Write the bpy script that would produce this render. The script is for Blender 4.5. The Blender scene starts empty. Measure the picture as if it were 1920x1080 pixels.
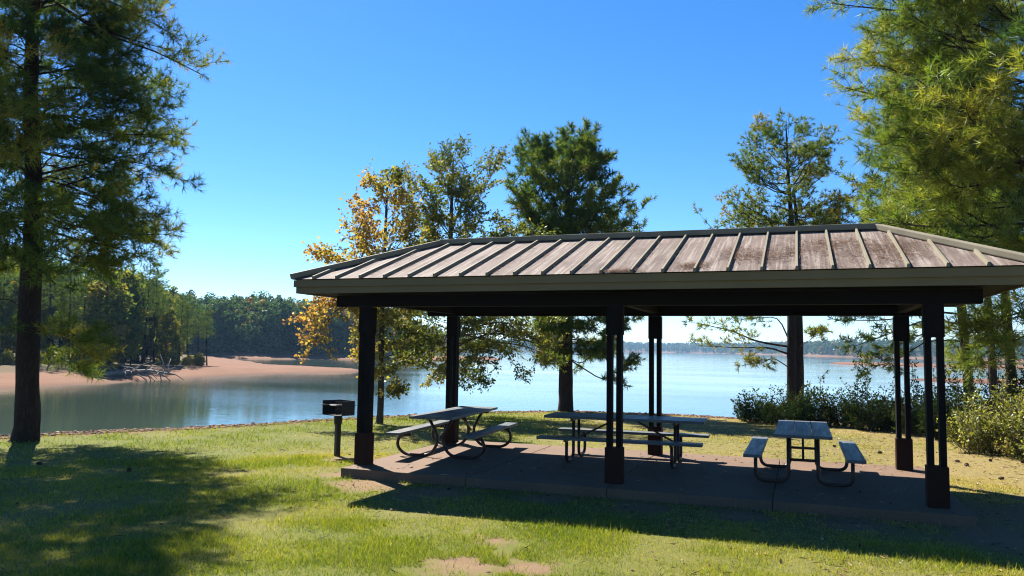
import bpy, bmesh, math, random
import numpy as np
from mathutils import Vector, Matrix

SC = bpy.context.scene
COL = SC.collection
R = math.radians
K = 1.3                                   # metres per unit of the camera solve

# ------------------------------------------------------------------ camera
FPX, PITCH, ROLL, YAW = 1465.87, .0779, -.015, -.3534
CAM = np.array([4.8399, -8.1664, 1.3778]) * K
_c, _s = math.cos(YAW), math.sin(YAW)
RIGHT = np.array([_c, -_s, 0.])
F0 = np.array([_s, _c, 0.])
U0 = np.array([0, 0, 1.])
FWD = F0 * math.cos(PITCH) + U0 * math.sin(PITCH)
UPV = -F0 * math.sin(PITCH) + U0 * math.cos(PITCH)
cam = bpy.data.cameras.new('camera')
camo = bpy.data.objects.new('camera', cam)
COL.objects.link(camo)
cam.sensor_width = 36
cam.lens = FPX / 1920 * 36
cam.clip_start = .1
cam.clip_end = 12000
_r2 = RIGHT * math.cos(ROLL) - UPV * math.sin(ROLL) * -1 * -1
# image x2 = x cos - y sin ; y2 = x sin + y cos  -> camera axes
ax = RIGHT * math.cos(ROLL) - UPV * math.sin(ROLL)
ay = RIGHT * math.sin(ROLL) + UPV * math.cos(ROLL)
M = Matrix((ax, ay, -FWD)).transposed().to_4x4()
M.translation = Vector(CAM)
camo.matrix_world = M
SC.camera = camo

# ------------------------------------------------------------------ light
SUN_AZ, SUN_EL = R(142.0), R(47.3)        # azimuth from +X, counter-clockwise
SUNV = np.array([math.cos(SUN_EL) * math.cos(SUN_AZ), math.cos(SUN_EL) * math.sin(SUN_AZ), math.sin(SUN_EL)])
world = bpy.data.worlds.new('World')
SC.world = world
world.use_nodes = True
wn, wl = world.node_tree.nodes, world.node_tree.links
wn.clear()
sky = wn.new('ShaderNodeTexSky')
sky.sky_type = 'NISHITA'
sky.sun_disc = False
sky.sun_elevation = SUN_EL
sky.sun_rotation = R(90) - SUN_AZ
sky.altitude = 100
sky.air_density = .8
sky.dust_density = .1
sky.ozone_density = 3.0
hsv = wn.new('ShaderNodeHueSaturation')
hsv.inputs['Saturation'].default_value = 1.3
bg = wn.new('ShaderNodeBackground')
bg.inputs['Strength'].default_value = .055
wo = wn.new('ShaderNodeOutputWorld')
wl.new(sky.outputs[0], hsv.inputs['Color'])
cool = wn.new('ShaderNodeMix'); cool.data_type = 'RGBA'; cool.blend_type = 'MULTIPLY'
cool.inputs[0].default_value = 1.0
cool.inputs[7].default_value = (.9, .98, 1.08, 1)
wl.new(hsv.outputs[0], cool.inputs[6])
wl.new(cool.outputs[2], bg.inputs['Color'])
wl.new(bg.outputs[0], wo.inputs['Surface'])
sun = bpy.data.lights.new('sun', 'SUN')
sun.energy = 5.0
sun.angle = R(.5)
sun.color = (1, .95, .86)
suno = bpy.data.objects.new('sun', sun)
COL.objects.link(suno)
suno.rotation_euler = Vector(SUNV).to_track_quat('Z', 'Y').to_euler()
SC.view_settings.view_transform = 'Standard'
SC.view_settings.look = 'None'
SC.view_settings.exposure = 1.78
SC.view_settings.gamma = 1.0
SC.cycles.use_denoising = True
SC.cycles.denoising_prefilter = 'ACCURATE'
SC.cycles.use_adaptive_sampling = False
SC.cycles.denoising_input_passes = 'RGB_ALBEDO_NORMAL'
SC.cycles.filter_width = 1.1
SC.cycles.max_bounces = 8
SC.cycles.volume_bounces = 0

# ------------------------------------------------------------------ helpers: pixels to places
def ray(px, py):
    x2, y2 = px - 960, 540 - py
    x = x2 * math.cos(ROLL) + y2 * math.sin(ROLL)
    y = -x2 * math.sin(ROLL) + y2 * math.cos(ROLL)
    return RIGHT * x / FPX + UPV * y / FPX + FWD

def atd(px, py, D):                        # point seen at a pixel, D metres away over the ground
    d = ray(px, py)
    return CAM + d * (D / math.hypot(d[0], d[1]))

def onz(px, py, z):
    d = ray(px, py)
    return CAM + d * ((z - CAM[2]) / d[2])

def colx(p):                               # horizon column (px) of a world point, and its ground distance
    v = np.asarray(p, float)[..., :2] - CAM[:2]
    fw = v @ F0[:2]
    rt = v @ RIGHT[:2]
    a = np.arctan2(rt, fw)
    a = np.clip(a, -1.35, 1.35)
    return 960 + FPX * np.tan(a), np.hypot(v[..., 0], v[..., 1])

# ------------------------------------------------------------------ helpers: objects
def tag(o, label=None, cat=None, group=None, kind=None):
    if label: o['label'] = label
    if cat: o['category'] = cat
    if group: o['group'] = group
    if kind: o['kind'] = kind
    return o

def empty(name, loc, label=None, cat=None, group=None, rz=0):
    o = bpy.data.objects.new(name, None)
    COL.objects.link(o)
    o.location = Vector(loc)
    o.rotation_euler = (0, 0, rz)
    o.empty_display_size = .1
    return tag(o, label, cat, group)

def npmesh(name, V, faces, mat, attrs=None, smooth=False):
    """V (N,3); faces list of int arrays (M,3) or (M,4); attrs name -> per-face floats"""
    me = bpy.data.meshes.new(name)
    V = np.ascontiguousarray(V, np.float32)
    me.vertices.add(len(V))
    me.vertices.foreach_set('co', V.ravel())
    faces = [np.asarray(f, np.int32) for f in faces if len(f)]
    li = np.concatenate([f.ravel() for f in faces]) if faces else np.zeros(0, np.int32)
    tot = np.concatenate([np.full(len(f), f.shape[1], np.int32) for f in faces]) if faces else np.zeros(0, np.int32)
    st = np.concatenate([[0], np.cumsum(tot)[:-1]]).astype(np.int32) if len(tot) else tot
    me.loops.add(len(li))
    me.loops.foreach_set('vertex_index', li)
    me.polygons.add(len(tot))
    me.polygons.foreach_set('loop_start', st)
    me.polygons.foreach_set('loop_total', tot)
    if smooth:
        me.polygons.foreach_set('use_smooth', np.ones(len(tot), bool))
    for k, v in (attrs or {}).items():
        dom = 'FACE' if len(v) == len(tot) and len(v) != len(V) else 'POINT'
        a = me.attributes.new(k, 'FLOAT', dom)
        a.data.foreach_set('value', np.ascontiguousarray(v, np.float32))
    me.materials.append(mat)
    me.update(calc_edges=True)
    return me

def link(name, me, parent=None, loc=None):
    o = bpy.data.objects.new(name, me)
    COL.objects.link(o)
    if parent: o.parent = parent
    if loc is not None: o.location = Vector(loc)
    return o

class MB:
    """collects boxes, bars, prisms and tubes into ONE mesh"""
    def __init__(self): self.bm = bmesh.new()
    def box(self, c, s, rot=None, bevel=0.0):
        g = bmesh.ops.create_cube(self.bm, size=1)
        m = Matrix.Translation(Vector(c)) @ (rot.to_4x4() if rot is not None else Matrix()) @ Matrix.Diagonal((*s, 1))
        bmesh.ops.transform(self.bm, matrix=m, verts=g['verts'])
        if bevel:
            es = list({e for v in g['verts'] for e in v.link_edges})
            bmesh.ops.bevel(self.bm, geom=es, offset=bevel, segments=2, affect='EDGES', profile=.6)
        return self
    def bar(self, a, b, w, h, up=(0, 0, 1), bevel=0.0):     # box from a to b
        a, b, up = Vector(a), Vector(b), Vector(up)
        x = (b - a); L = x.length; x.normalize()
        y = up.cross(x).normalized(); z = x.cross(y)
        rot = Matrix((x, y, z)).transposed()
        return self.box((a + b) / 2, (L, w, h), rot, bevel)
    def poly(self, pts):
        vs = [self.bm.verts.new(Vector(p)) for p in pts]
        return self.bm.faces.new(vs)
    def slab(self, pts, n, t):                              # polygon with a thickness along -n
        n = Vector(n)
        a = [self.bm.verts.new(Vector(p)) for p in pts]
        b = [self.bm.verts.new(Vector(p) - n * t) for p in pts]
        self.bm.faces.new(a)
        self.bm.faces.new(b[::-1])
        for i in range(len(pts)):
            j = (i + 1) % len(pts)
            self.bm.faces.new((a[i], b[i], b[j], a[j]))
        return self
    def tube(self, pts, r, sides=10, cap=True):
        pts = [Vector(p) for p in pts]
        rings = []
        n = None
        for i, p in enumerate(pts):
            t = (pts[min(i + 1, len(pts) - 1)] - pts[max(i - 1, 0)]).normalized()
            if n is None:
                n = t.orthogonal().normalized()
            else:
                n = (n - t * n.dot(t)).normalized()
            b = t.cross(n)
            rr = r[i] if hasattr(r, '__len__') else r
            rings.append([self.bm.verts.new(p + (n * math.cos(k * 2 * math.pi / sides) + b * math.sin(k * 2 * math.pi / sides)) * rr) for k in range(sides)])
        for A, B in zip(rings, rings[1:]):
            for k in range(sides):
                f = self.bm.faces.new((A[k], A[(k + 1) % sides], B[(k + 1) % sides], B[k]))
                f.smooth = True
        if cap:
            self.bm.faces.new(rings[0][::-1]); self.bm.faces.new(rings[-1])
        return self
    def build(self, name, mat, parent=None, loc=None):
        bmesh.ops.recalc_face_normals(self.bm, faces=self.bm.faces)
        me = bpy.data.meshes.new(name)
        self.bm.to_mesh(me); self.bm.free()
        me.materials.append(mat)
        return link(name, me, parent, loc)

def fillet(pts, rad, n=6):                                  # round the corners of a polyline
    pts = [Vector(p) for p in pts]
    out = [pts[0]]
    for i in range(1, len(pts) - 1):
        a, b, c = pts[i - 1], pts[i], pts[i + 1]
        r = rad[i - 1] if hasattr(rad, '__len__') else rad
        u, v = (a - b), (c - b)
        d = min(r, u.length * .49, v.length * .49)
        p, q = b + u.normalized() * d, b + v.normalized() * d
        for k in range(n + 1):
            t = k / n
            out.append(p * (1 - t) ** 2 + b * 2 * t * (1 - t) + q * t * t)
    out.append(pts[-1])
    return out

# ------------------------------------------------------------------ helpers: materials
class NT:
    def __init__(self, name):
        self.m = bpy.data.materials.new(name)
        self.m.use_nodes = True
        self.t = self.m.node_tree
        self.t.nodes.clear()
        self.out = self.n('ShaderNodeOutputMaterial')
    def n(self, t, **k):
        o = self.t.nodes.new(t)
        for a, v in k.items():
            setattr(o, a, v)
        return o
    def l(self, a, b): self.t.links.new(a, b)
    def obj(self): return self.n('ShaderNodeTexCoord').outputs['Object']
    def geo(self): return self.n('ShaderNodeNewGeometry').outputs['Position']
    def mapping(self, src, scale=(1, 1, 1), loc=(0, 0, 0), rot=(0, 0, 0)):
        m = self.n('ShaderNodeMapping')
        m.inputs['Scale'].default_value = scale
        m.inputs['Location'].default_value = loc
        m.inputs['Rotation'].default_value = rot
        self.l(src, m.inputs[0])
        return m.outputs[0]
    def noise(self, src, scale, detail=4, rough=.55, dist=0, out=0):
        m = self.n('ShaderNodeTexNoise')
        m.inputs['Scale'].default_value = scale
        m.inputs['Detail'].default_value = detail
        m.inputs['Roughness'].default_value = rough
        m.inputs['Distortion'].default_value = dist
        if src is not None: self.l(src, m.inputs['Vector'])
        return m.outputs[out]
    def ramp(self, src, stops, interp='LINEAR'):
        m = self.n('ShaderNodeValToRGB')
        r = m.color_ramp
        r.interpolation = interp
        while len(r.elements) < len(stops): r.elements.new(.5)
        for e, (p, c) in zip(r.elements, stops):
            e.position = p
            e.color = (*c, 1) if hasattr(c, '__len__') else (c, c, c, 1)
        self.l(src, m.inputs[0])
        return m.outputs[0]
    def mix(self, f, a, b, mode='MIX'):
        m = self.n('ShaderNodeMix', data_type='RGBA', blend_type=mode)
        for s, v in ((m.inputs[0], f), (m.inputs[6], a), (m.inputs[7], b)):
            if hasattr(v, 'is_output'): self.l(v, s)
            elif hasattr(v, '__len__'): s.default_value = (*v, 1)
            else: s.default_value = v
        return m.outputs[2]
    def math(self, op, a, b=0.0, c=None):
        m = self.n('ShaderNodeMath', operation=op)
        for s, v in zip(m.inputs, (a, b, c)):
            if v is None: continue
            if hasattr(v, 'is_output'): self.l(v, s)
            else: s.default_value = v
        return m.outputs[0]
    def attr(self, name): return self.n('ShaderNodeAttribute', attribute_name=name).outputs['Fac']
    def bump(self, h, strength=.3, dist=.01, normal=None):
        m = self.n('ShaderNodeBump')
        m.inputs['Strength'].default_value = strength
        m.inputs['Distance'].default_value = dist
        self.l(h, m.inputs['Height'])
        if normal is not None: self.l(normal, m.inputs['Normal'])
        return m.outputs[0]
    def principled(self, color, rough=.7, bump=None, metallic=0, spec=.4):
        p = self.n('ShaderNodeBsdfPrincipled')
        for s, v in (('Base Color', color), ('Roughness', rough), ('Metallic', metallic), ('Specular IOR Level', spec)):
            if hasattr(v, 'is_output'): self.l(v, p.inputs[s])
            elif hasattr(v, '__len__'): p.inputs[s].default_value = (*v, 1)
            else: p.inputs[s].default_value = v
        if bump is not None: self.l(bump, p.inputs['Normal'])
        self.l(p.outputs[0], self.out.inputs['Surface'])
        return self.m

def mat_foliage(name, stops, trans=.42, gloss=.05, tcol=1.25):
    n = NT(name)
    col = n.ramp(n.attr('tint'), stops)
    d = n.n('ShaderNodeBsdfDiffuse'); t = n.n('ShaderNodeBsdfTranslucent'); g = n.n('ShaderNodeBsdfGlossy')
    g.inputs['Roughness'].default_value = .42
    g.inputs['Color'].default_value = (.8, .85, .8, 1)
    n.l(col, d.inputs['Color'])
    n.l(n.mix(1.0, col, (tcol, tcol * 1.02, tcol * .55), 'MULTIPLY'), t.inputs['Color'])
    m1 = n.n('ShaderNodeMixShader'); m1.inputs[0].default_value = trans
    n.l(d.outputs[0], m1.inputs[1]); n.l(t.outputs[0], m1.inputs[2])
    m2 = n.n('ShaderNodeMixShader'); m2.inputs[0].default_value = gloss
    n.l(m1.outputs[0], m2.inputs[1]); n.l(g.outputs[0], m2.inputs[2])
    n.l(m2.outputs[0], n.out.inputs['Surface'])
    return n.m

def mat_bark(name, a, b, scale=9.):
    n = NT(name)
    p = n.geo()
    v = n.mapping(p, (1, 1, .28))
    m = n.n('ShaderNodeTexVoronoi', feature='DISTANCE_TO_EDGE')
    m.inputs['Scale'].default_value = scale
    w = n.n('ShaderNodeVectorMath', operation='ADD')
    n.l(v, w.inputs[0])
    nz = n.noise(v, scale * .8, 3, .6, 0, 1)
    sc = n.n('ShaderNodeVectorMath', operation='SCALE'); sc.inputs['Scale'].default_value = .12
    n.l(nz, sc.inputs[0]); n.l(sc.outputs[0], w.inputs[1])
    n.l(w.outputs[0], m.inputs['Vector'])
    crack = n.ramp(m.outputs[0], [(0, .35), (.16, .8), (.4, 1.)])
    fine = n.noise(p, scale * 5, 4, .65)
    col = n.mix(fine, a, b)
    col = n.mix(crack, tuple(x * .6 for x in a), col)
    h = n.math('ADD', crack, n.math('MULTIPLY', fine, .35))
    return n.principled(col, .9, n.bump(h, .9, .03), 0, .2)

def mat_paint(name, c, rough=.5, var=.25, sc=6., spec=.3):
    n = NT(name)
    p = n.geo()
    f = n.noise(p, sc, 5, .6)
    col = n.mix(f, tuple(x * (1 - var) for x in c), tuple(min(1, x * (1 + var)) for x in c))
    f2 = n.noise(p, sc * 9, 3, .7)
    return n.principled(col, rough, n.bump(f2, .15, .004), 0, spec)

# ================================================================== terrain
rng = np.random.default_rng(11)
WATER = -2.2

def vnoise(x, y, seed=0):                   # smooth value noise
    xi, yi = np.floor(x).astype(np.int64), np.floor(y).astype(np.int64)
    xf, yf = x - xi, y - yi
    def hsh(a, b):
        n = (a * 374761393 + b * 668265263 + seed * 974711) & 0x7fffffff
        n = ((n ^ (n >> 13)) * 1274126177) & 0x7fffffff
        return ((n ^ (n >> 16)) & 0xffff) / 65535.
    u, v = xf * xf * (3 - 2 * xf), yf * yf * (3 - 2 * yf)
    return (hsh(xi, yi) * (1 - u) + hsh(xi + 1, yi) * u) * (1 - v) + (hsh(xi, yi + 1) * (1 - u) + hsh(xi + 1, yi + 1) * u) * v

def fbm(x, y, seed=0, o=4):
    t, a = 0, .5
    for i in range(o):
        t = t + a * vnoise(x * 2 ** i, y * 2 ** i, seed + i)
        a *= .5
    return t

EDGE_X = [-3000, -400, 0, 100, 340, 520, 640, 760, 960, 1060, 1240, 1380, 1500, 1700, 1800, 1900, 2100, 6000]
EDGE_R = [24, 21.5, 21.1, 21.3, 21.6, 22.8, 24.3, 25.7, 28.5, 29.2, 28.6, 28.2, 28.5, 31, 38, 55, 75, 90]
PEN_X = [-3000, -600, 0, 200, 350, 500, 660, 690, 6000]
PEN_N = [60, 68, 77, 86, 98, 113, 122, 130, 130]
PEN_F = [900, 900, 900, 900, 260, 158, 139, 131, 130]
PEN_C = [1.6, 1.6, 1.5, 1.4, 1.0, .62, .45, .05, -6]
SHO_X = [-3000, 330, 400, 700, 760, 840, 900, 960, 1240, 1400, 1540, 1800, 2000, 2300, 6000]
SHO_R = [240, 240, 240, 246, 330, 700, 1300, 1700, 2100, 1700, 1060, 880, 500, 250, 200]
HIL_H = [8, 7, 6, 5, 5, 7, 12, 14, 16, 14, 9, 8, 7, 6, 6]

def height(P):
    X, r = colx(P)
    x, y = P[..., 0], P[..., 1]
    wob = (fbm(x * .35, y * .35, 5) - .47)
    re = np.interp(X, EDGE_X, EDGE_R) + wob * 1.1
    lawn = np.interp(r, [0, 9, 13, 30], [-.07, -.11, -.15, -.46]) + (fbm(x * .5, y * .5, 2) - .47) * .06 * np.clip((r - 13) / 6, .15, 1)
    d = r - re
    bank = -.46 - np.clip(d, 0, 1.4) * .09 - np.clip(d - 1.4, 0, 30) * .32
    z = np.where(d < 0, lawn, np.minimum(lawn, bank))
    bed = np.full_like(z, -4.2)
    z = np.maximum(z, bed)
    # peninsula
    w2 = (fbm(x * .05, y * .05, 9) - .47)
    pn = np.interp(X, PEN_X, PEN_N) + w2 * 7
    pf = np.interp(X, PEN_X, PEN_F) + w2 * 6
    pc = np.interp(X, PEN_X, PEN_C)
    e = np.minimum(np.minimum((r - pn) * .075, (pf - r) * .075), pc)
    e = e + np.where(e > .1, (fbm(x * .25, y * .25, 3) - .47) * .35, 0)
    z = np.maximum(z, np.where(e > -1.5, WATER + e, -9))
    # far shore
    rs = np.interp(X, SHO_X, SHO_R)
    rs = rs * (1 + w2 * .06)
    hh = np.interp(X, SHO_X, HIL_H)
    e = np.minimum((r - rs) * .12, 1.6) + np.clip(r - rs - 16, 0, 2000) * .07
    e = np.minimum(e, hh * (.7 + .6 * fbm(x * .008, y * .008, 21)))
    z = np.maximum(z, np.where(e > -1.5, WATER + e, -9))
    # low sand spits
    for (xa, xb, ra, rb, top) in ((690, 950, 262, 312, 1.0), (1545, 3000, 318, 362, .8), (1690, 3000, 139, 150, .45)):
        wx = np.clip((X - xa) / 60, 0, 1) * np.clip((xb - X) / 60, 0, 1)
        mid, half = (ra + rb) / 2 + w2 * 9, (rb - ra) / 2 * wx
        e = np.minimum((half - abs(r - mid)) * .09, top)
        z = np.maximum(z, np.where((e > -1.2) & (wx > 0), WATER + e, -9))
    return z

def dryness(x, y):
    b = fbm(x * .55, y * .55, 41)
    back = np.clip((y + 2.2) / 3.5, 0, 1)
    return np.clip(.2 + back * (.16 + np.clip(x - 1, -6, 9) * .075) + np.clip(y, 0, 30) * .012 + (b - .47) * 1.5, 0, 1)

def hz(x, y): return float(height(np.array([[x, y, 0.]]))[0])

def ground_at(px, D):                       # a place on the ground along an image column
    d = ray(px, 654)
    p = CAM[:2] + d[:2] / np.hypot(d[0], d[1]) * D
    return np.array([p[0], p[1], hz(p[0], p[1])])

def make_ground():
    th = np.concatenate([np.linspace(-56, 56, 640), np.linspace(58, 302, 62)])
    th = np.radians(th)
    rr = np.concatenate([np.linspace(.3, 6, 20), 6 * (4300 / 6) ** np.linspace(0, 1, 430)[1:]])
    T, Rr = np.meshgrid(th, rr)
    dx = np.cos(T)[..., None] * F0[:2] + np.sin(T)[..., None] * RIGHT[:2]
    P = np.zeros(T.shape + (3,))
    P[..., :2] = CAM[:2] + dx * Rr[..., None]
    P[..., 2] = height(P)
    nr, nt = T.shape
    i = np.arange(nr - 1)[:, None] * nt
    j = np.arange(nt)[None]
    q = np.stack([i + j, i + (j + 1) % nt, i + nt + (j + 1) % nt, i + nt + j], -1).reshape(-1, 4)
    c = len(P.reshape(-1, 3))
    V = np.vstack([P.reshape(-1, 3), [[CAM[0], CAM[1], -.1]]])
    tri = np.stack([np.full(nt, c), np.arange(nt), (np.arange(nt) + 1) % nt], -1)
    X, r = colx(V)
    w = (fbm(V[:, 0] * .35, V[:, 1] * .35, 5) - .47)
    re = np.interp(X, EDGE_X, EDGE_R) + w * 1.1
    lawn = np.clip((re - 1.15 - r) / .5 + .35 + (fbm(V[:, 0] * 2.2, V[:, 1] * 2.2, 71) - .47) * 2.2, 0, 1)
    # woodland floor on the peninsula and the far shores
    pn = np.interp(X, PEN_X, PEN_N)
    wood = np.clip((r - pn - 11) / 5, 0, 1) * np.clip((385 - X) / 40, 0, 1)
    rs = np.interp(X, SHO_X, SHO_R)
    wood = np.maximum(wood, np.clip((r - rs - 14) / 6, 0, 1))
    wood = np.where(r < 60, 0, wood)
    me = npmesh('ground', V, [q, tri], M_GROUND, {'lawn': lawn, 'wood': wood, 'dry': dryness(V[:, 0], V[:, 1])}, True)
    tag(link('ground', me), kind='structure')

def mat_ground():
    n = NT('ground_mat')
    p = n.geo()
    lawn, wood = n.attr('lawn'), n.attr('wood')
    # dry grass toward the right and the back
    sep = n.n('ShaderNodeSeparateXYZ'); n.l(p, sep.inputs[0])
    big = n.noise(p, .45, 4, .6)
    fine = n.noise(p, 7, 5, .65)
    vf = n.noise(p, 60, 3, .7)
    dry = n.attr('dry')
    g1 = n.mix(fine, (.065, .08, .01), (.15, .155, .026))
    g2 = n.mix(fine, (.14, .11, .037), (.28, .21, .085))
    g = n.mix(dry, g1, g2)
    g = n.mix(n.ramp(vf, [(.35, 0.), (.7, 1.)]), n.mix(.45, g, (.03, .028, .012)), g)
    # bare red earth
    dirtm = n.ramp(n.noise(n.mapping(p, (1, 1, 1), (3.1, 1.7, 0)), .55, 4, .65), [(.56, 0.), (.66, 1.)])
    def spot(x, y, r, soft=.6, amp=.9):
        v = n.n('ShaderNodeVectorMath', operation='DISTANCE')
        n.l(n.mapping(p, (1, 1, 0)), v.inputs[0]); v.inputs[1].default_value = (x, y, 0)
        d = n.math('ADD', v.outputs['Value'], n.math('MULTIPLY', n.math('SUBTRACT', fine, .5), amp))
        return n.ramp(n.math('DIVIDE', d, r), [(1 - soft, 1.), (1., 0.)])
    earth = n.mix(fine, (.11, .066, .036), (.21, .14, .085))
    dm = n.math('MULTIPLY', dirtm, n.ramp(dry, [(.3, 0.), (.9, .55)]))
    for s in SPOTS: dm = n.math('MAXIMUM', dm, spot(*s))
    g = n.mix(dm, g, earth)
    # sand and gravel
    peb = n.n('ShaderNodeTexVoronoi'); peb.inputs['Scale'].default_value = 9; n.l(p, peb.inputs['Vector'])
    s = n.mix(n.noise(p, .22, 5, .6), (.11, .041, .018), (.2, .09, .046))
    s = n.mix(n.ramp(peb.outputs['Color'], [(.2, .55), (.9, 0.)]), s, (.11, .065, .045))
    s = n.mix(n.ramp(n.noise(p, 2.5, 5, .7), [(.4, .5), (.62, 0.)]), s, (.14, .08, .05))
    mr = n.n('ShaderNodeMapRange'); mr.inputs[1].default_value = WATER - .02; mr.inputs[2].default_value = WATER + .26
    n.l(n.math('ADD', sep.outputs['Z'], n.math('MULTIPLY', n.math('SUBTRACT', fine, .5), .12)), mr.inputs[0])
    s = n.mix(mr.outputs[0], (.075, .036, .02), s)
    ln = n.math('SINE', n.math('ADD', n.math('MULTIPLY', sep.outputs['Z'], 55), n.math('MULTIPLY', big, 9)))
    s = n.mix(n.ramp(ln, [(.55, 0.), (.95, .35)]), s, (.085, .045, .026))
    col = n.mix(lawn, s, g)
    wd = n.mix(fine, (.05, .035, .018), (.11, .08, .04))
    col = n.mix(wood, col, wd)
    h = n.math('ADD', n.math('MULTIPLY', vf, .5), fine)
    return n.principled(col, .95, n.bump(h, .55, .035), 0, .12)

SPOTS = [(3.2, -.8, .5), (4.4, -.85, .5), (5.6, -.85, .55), (6.8, -.9, .6), (8.3, -.95, .9), (.6, -.85, .75), (1.7, -1.05, .7), (3.5, -4.15, .5, .7), (4.05, -4.05, .35, .7), (3.4, -3.2, .25, .8), (9.2, 0.4, 1.5, .7, 1.4), (10.2, 2.0, 1.4, .8, 1.6),
         (8.4, -.8, 1.0, .6), (-1.3, 1.4, .32, .7), (-.2, -.2, .4, .6), (11.5, 5.2, 1.3, .8, 1.6)]
M_GROUND = mat_ground()
make_ground()

# water
def make_water():
    n = NT('water_mat')
    p = n.geo()
    v = n.mapping(p, (1, 1, 1), (0, 0, 0), (0, 0, YAW))
    w1 = n.noise(n.mapping(p, (.55, 1.5, 1), (0, 0, 0), (0, 0, .35)), 1.6, 4, .6)
    w2 = n.noise(n.mapping(p, (.02, .06, 1), (0, 0, 0), (0, 0, .35)), 1.0, 3, .5)
    amp = n.ramp(w2, [(.35, .25), (.65, 1.)])
    b = n.bump(n.math('MULTIPLY', w1, amp), .16, .1)
    col = n.mix(n.noise(p, .03, 2), (.03, .045, .03), (.035, .055, .045))
    pr = n.principled(col, n.ramp(w2, [(.3, .04), (.7, .1)]), b, 0, .5)
    prn = n.t.nodes.get('Principled BSDF') or [x for x in n.t.nodes if x.type == 'BSDF_PRINCIPLED'][0]
    prn.inputs['IOR'].default_value = 1.333
    rr = np.array([0, 20, 60, 150, 400, 1000, 2200, 4300.])
    nt = 96
    a = np.linspace(0, 2 * math.pi, nt, endpoint=False)
    V = [[CAM[0], CAM[1], WATER]]
    for q in rr[1:]:
        V += [[CAM[0] + q * math.cos(t), CAM[1] + q * math.sin(t), WATER] for t in a]
    tri = [[0, 1 + k, 1 + (k + 1) % nt] for k in range(nt)]
    quad = []
    for i in range(len(rr) - 2):
        for k in range(nt):
            quad.append([1 + i * nt + k, 1 + (i + 1) * nt + k, 1 + (i + 1) * nt + (k + 1) % nt, 1 + i * nt + (k + 1) % nt])
    tag(link('lake_water', npmesh('lake_water', np.array(V), [np.array(tri), np.array(quad)], n.m)), kind='structure')
make_water()

# ================================================================== shelter
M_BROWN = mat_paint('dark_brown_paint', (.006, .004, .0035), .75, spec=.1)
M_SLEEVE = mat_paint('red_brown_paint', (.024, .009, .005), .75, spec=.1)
M_PIPE = mat_paint('brown_pipe_paint', (.03, .013, .008), .42)
M_FASCIA = mat_paint('taupe_metal', (.15, .115, .06), .65, .18, 2.5, .12)
M_RIB = mat_paint('seam_metal', (.17, .15, .105), .7, .3, 3., .12)
M_BLACK = mat_paint('black_iron', (.012, .011, .011), .5)

def mat_roof():
    n = NT('weathered_metal_roof')
    p = n.obj()
    st = n.noise(n.mapping(p, (9, .55, .55)), 1.0, 5, .6)
    st2 = n.noise(n.mapping(p, (26, .8, .8), (5, 2, 1)), 1.0, 4, .6)
    bl = n.noise(n.mapping(p, (2.4, 1.3, 1.3)), 1.0, 6, .62)
    col = n.mix(st, (.072, .051, .045), (.17, .128, .108))
    col = n.mix(n.ramp(st2, [(.47, 0.), (.66, .65)]), col, (.29, .25, .215))
    col = n.mix(n.ramp(bl, [(.5, 0.), (.68, .6)]), col, (.045, .028, .024))
    sp = n.noise(p, 34, 4, .7)
    col = n.mix(n.ramp(sp, [(.58, 0.), (.7, .6)]), col, (.32, .3, .27))
    return n.principled(col, .8, n.bump(sp, .12, .004), 0, .1)

def mat_concrete():
    n = NT('stained_concrete')
    p = n.geo()
    a = n.noise(p, 1.3, 6, .62)
    b = n.noise(p, 22, 4, .7)
    c = n.mix(a, (.082, .047, .028), (.175, .112, .07))
    c = n.mix(n.ramp(b, [(.4, .4), (.6, 0.)]), c, (.085, .045, .028))
    c = n.mix(n.ramp(n.noise(p, .6, 4, .6), [(.52, 0.), (.68, .6)]), c, (.08, .06, .046))
    return n.principled(c, .85, n.bump(b, .25, .006), 0, .25)

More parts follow.
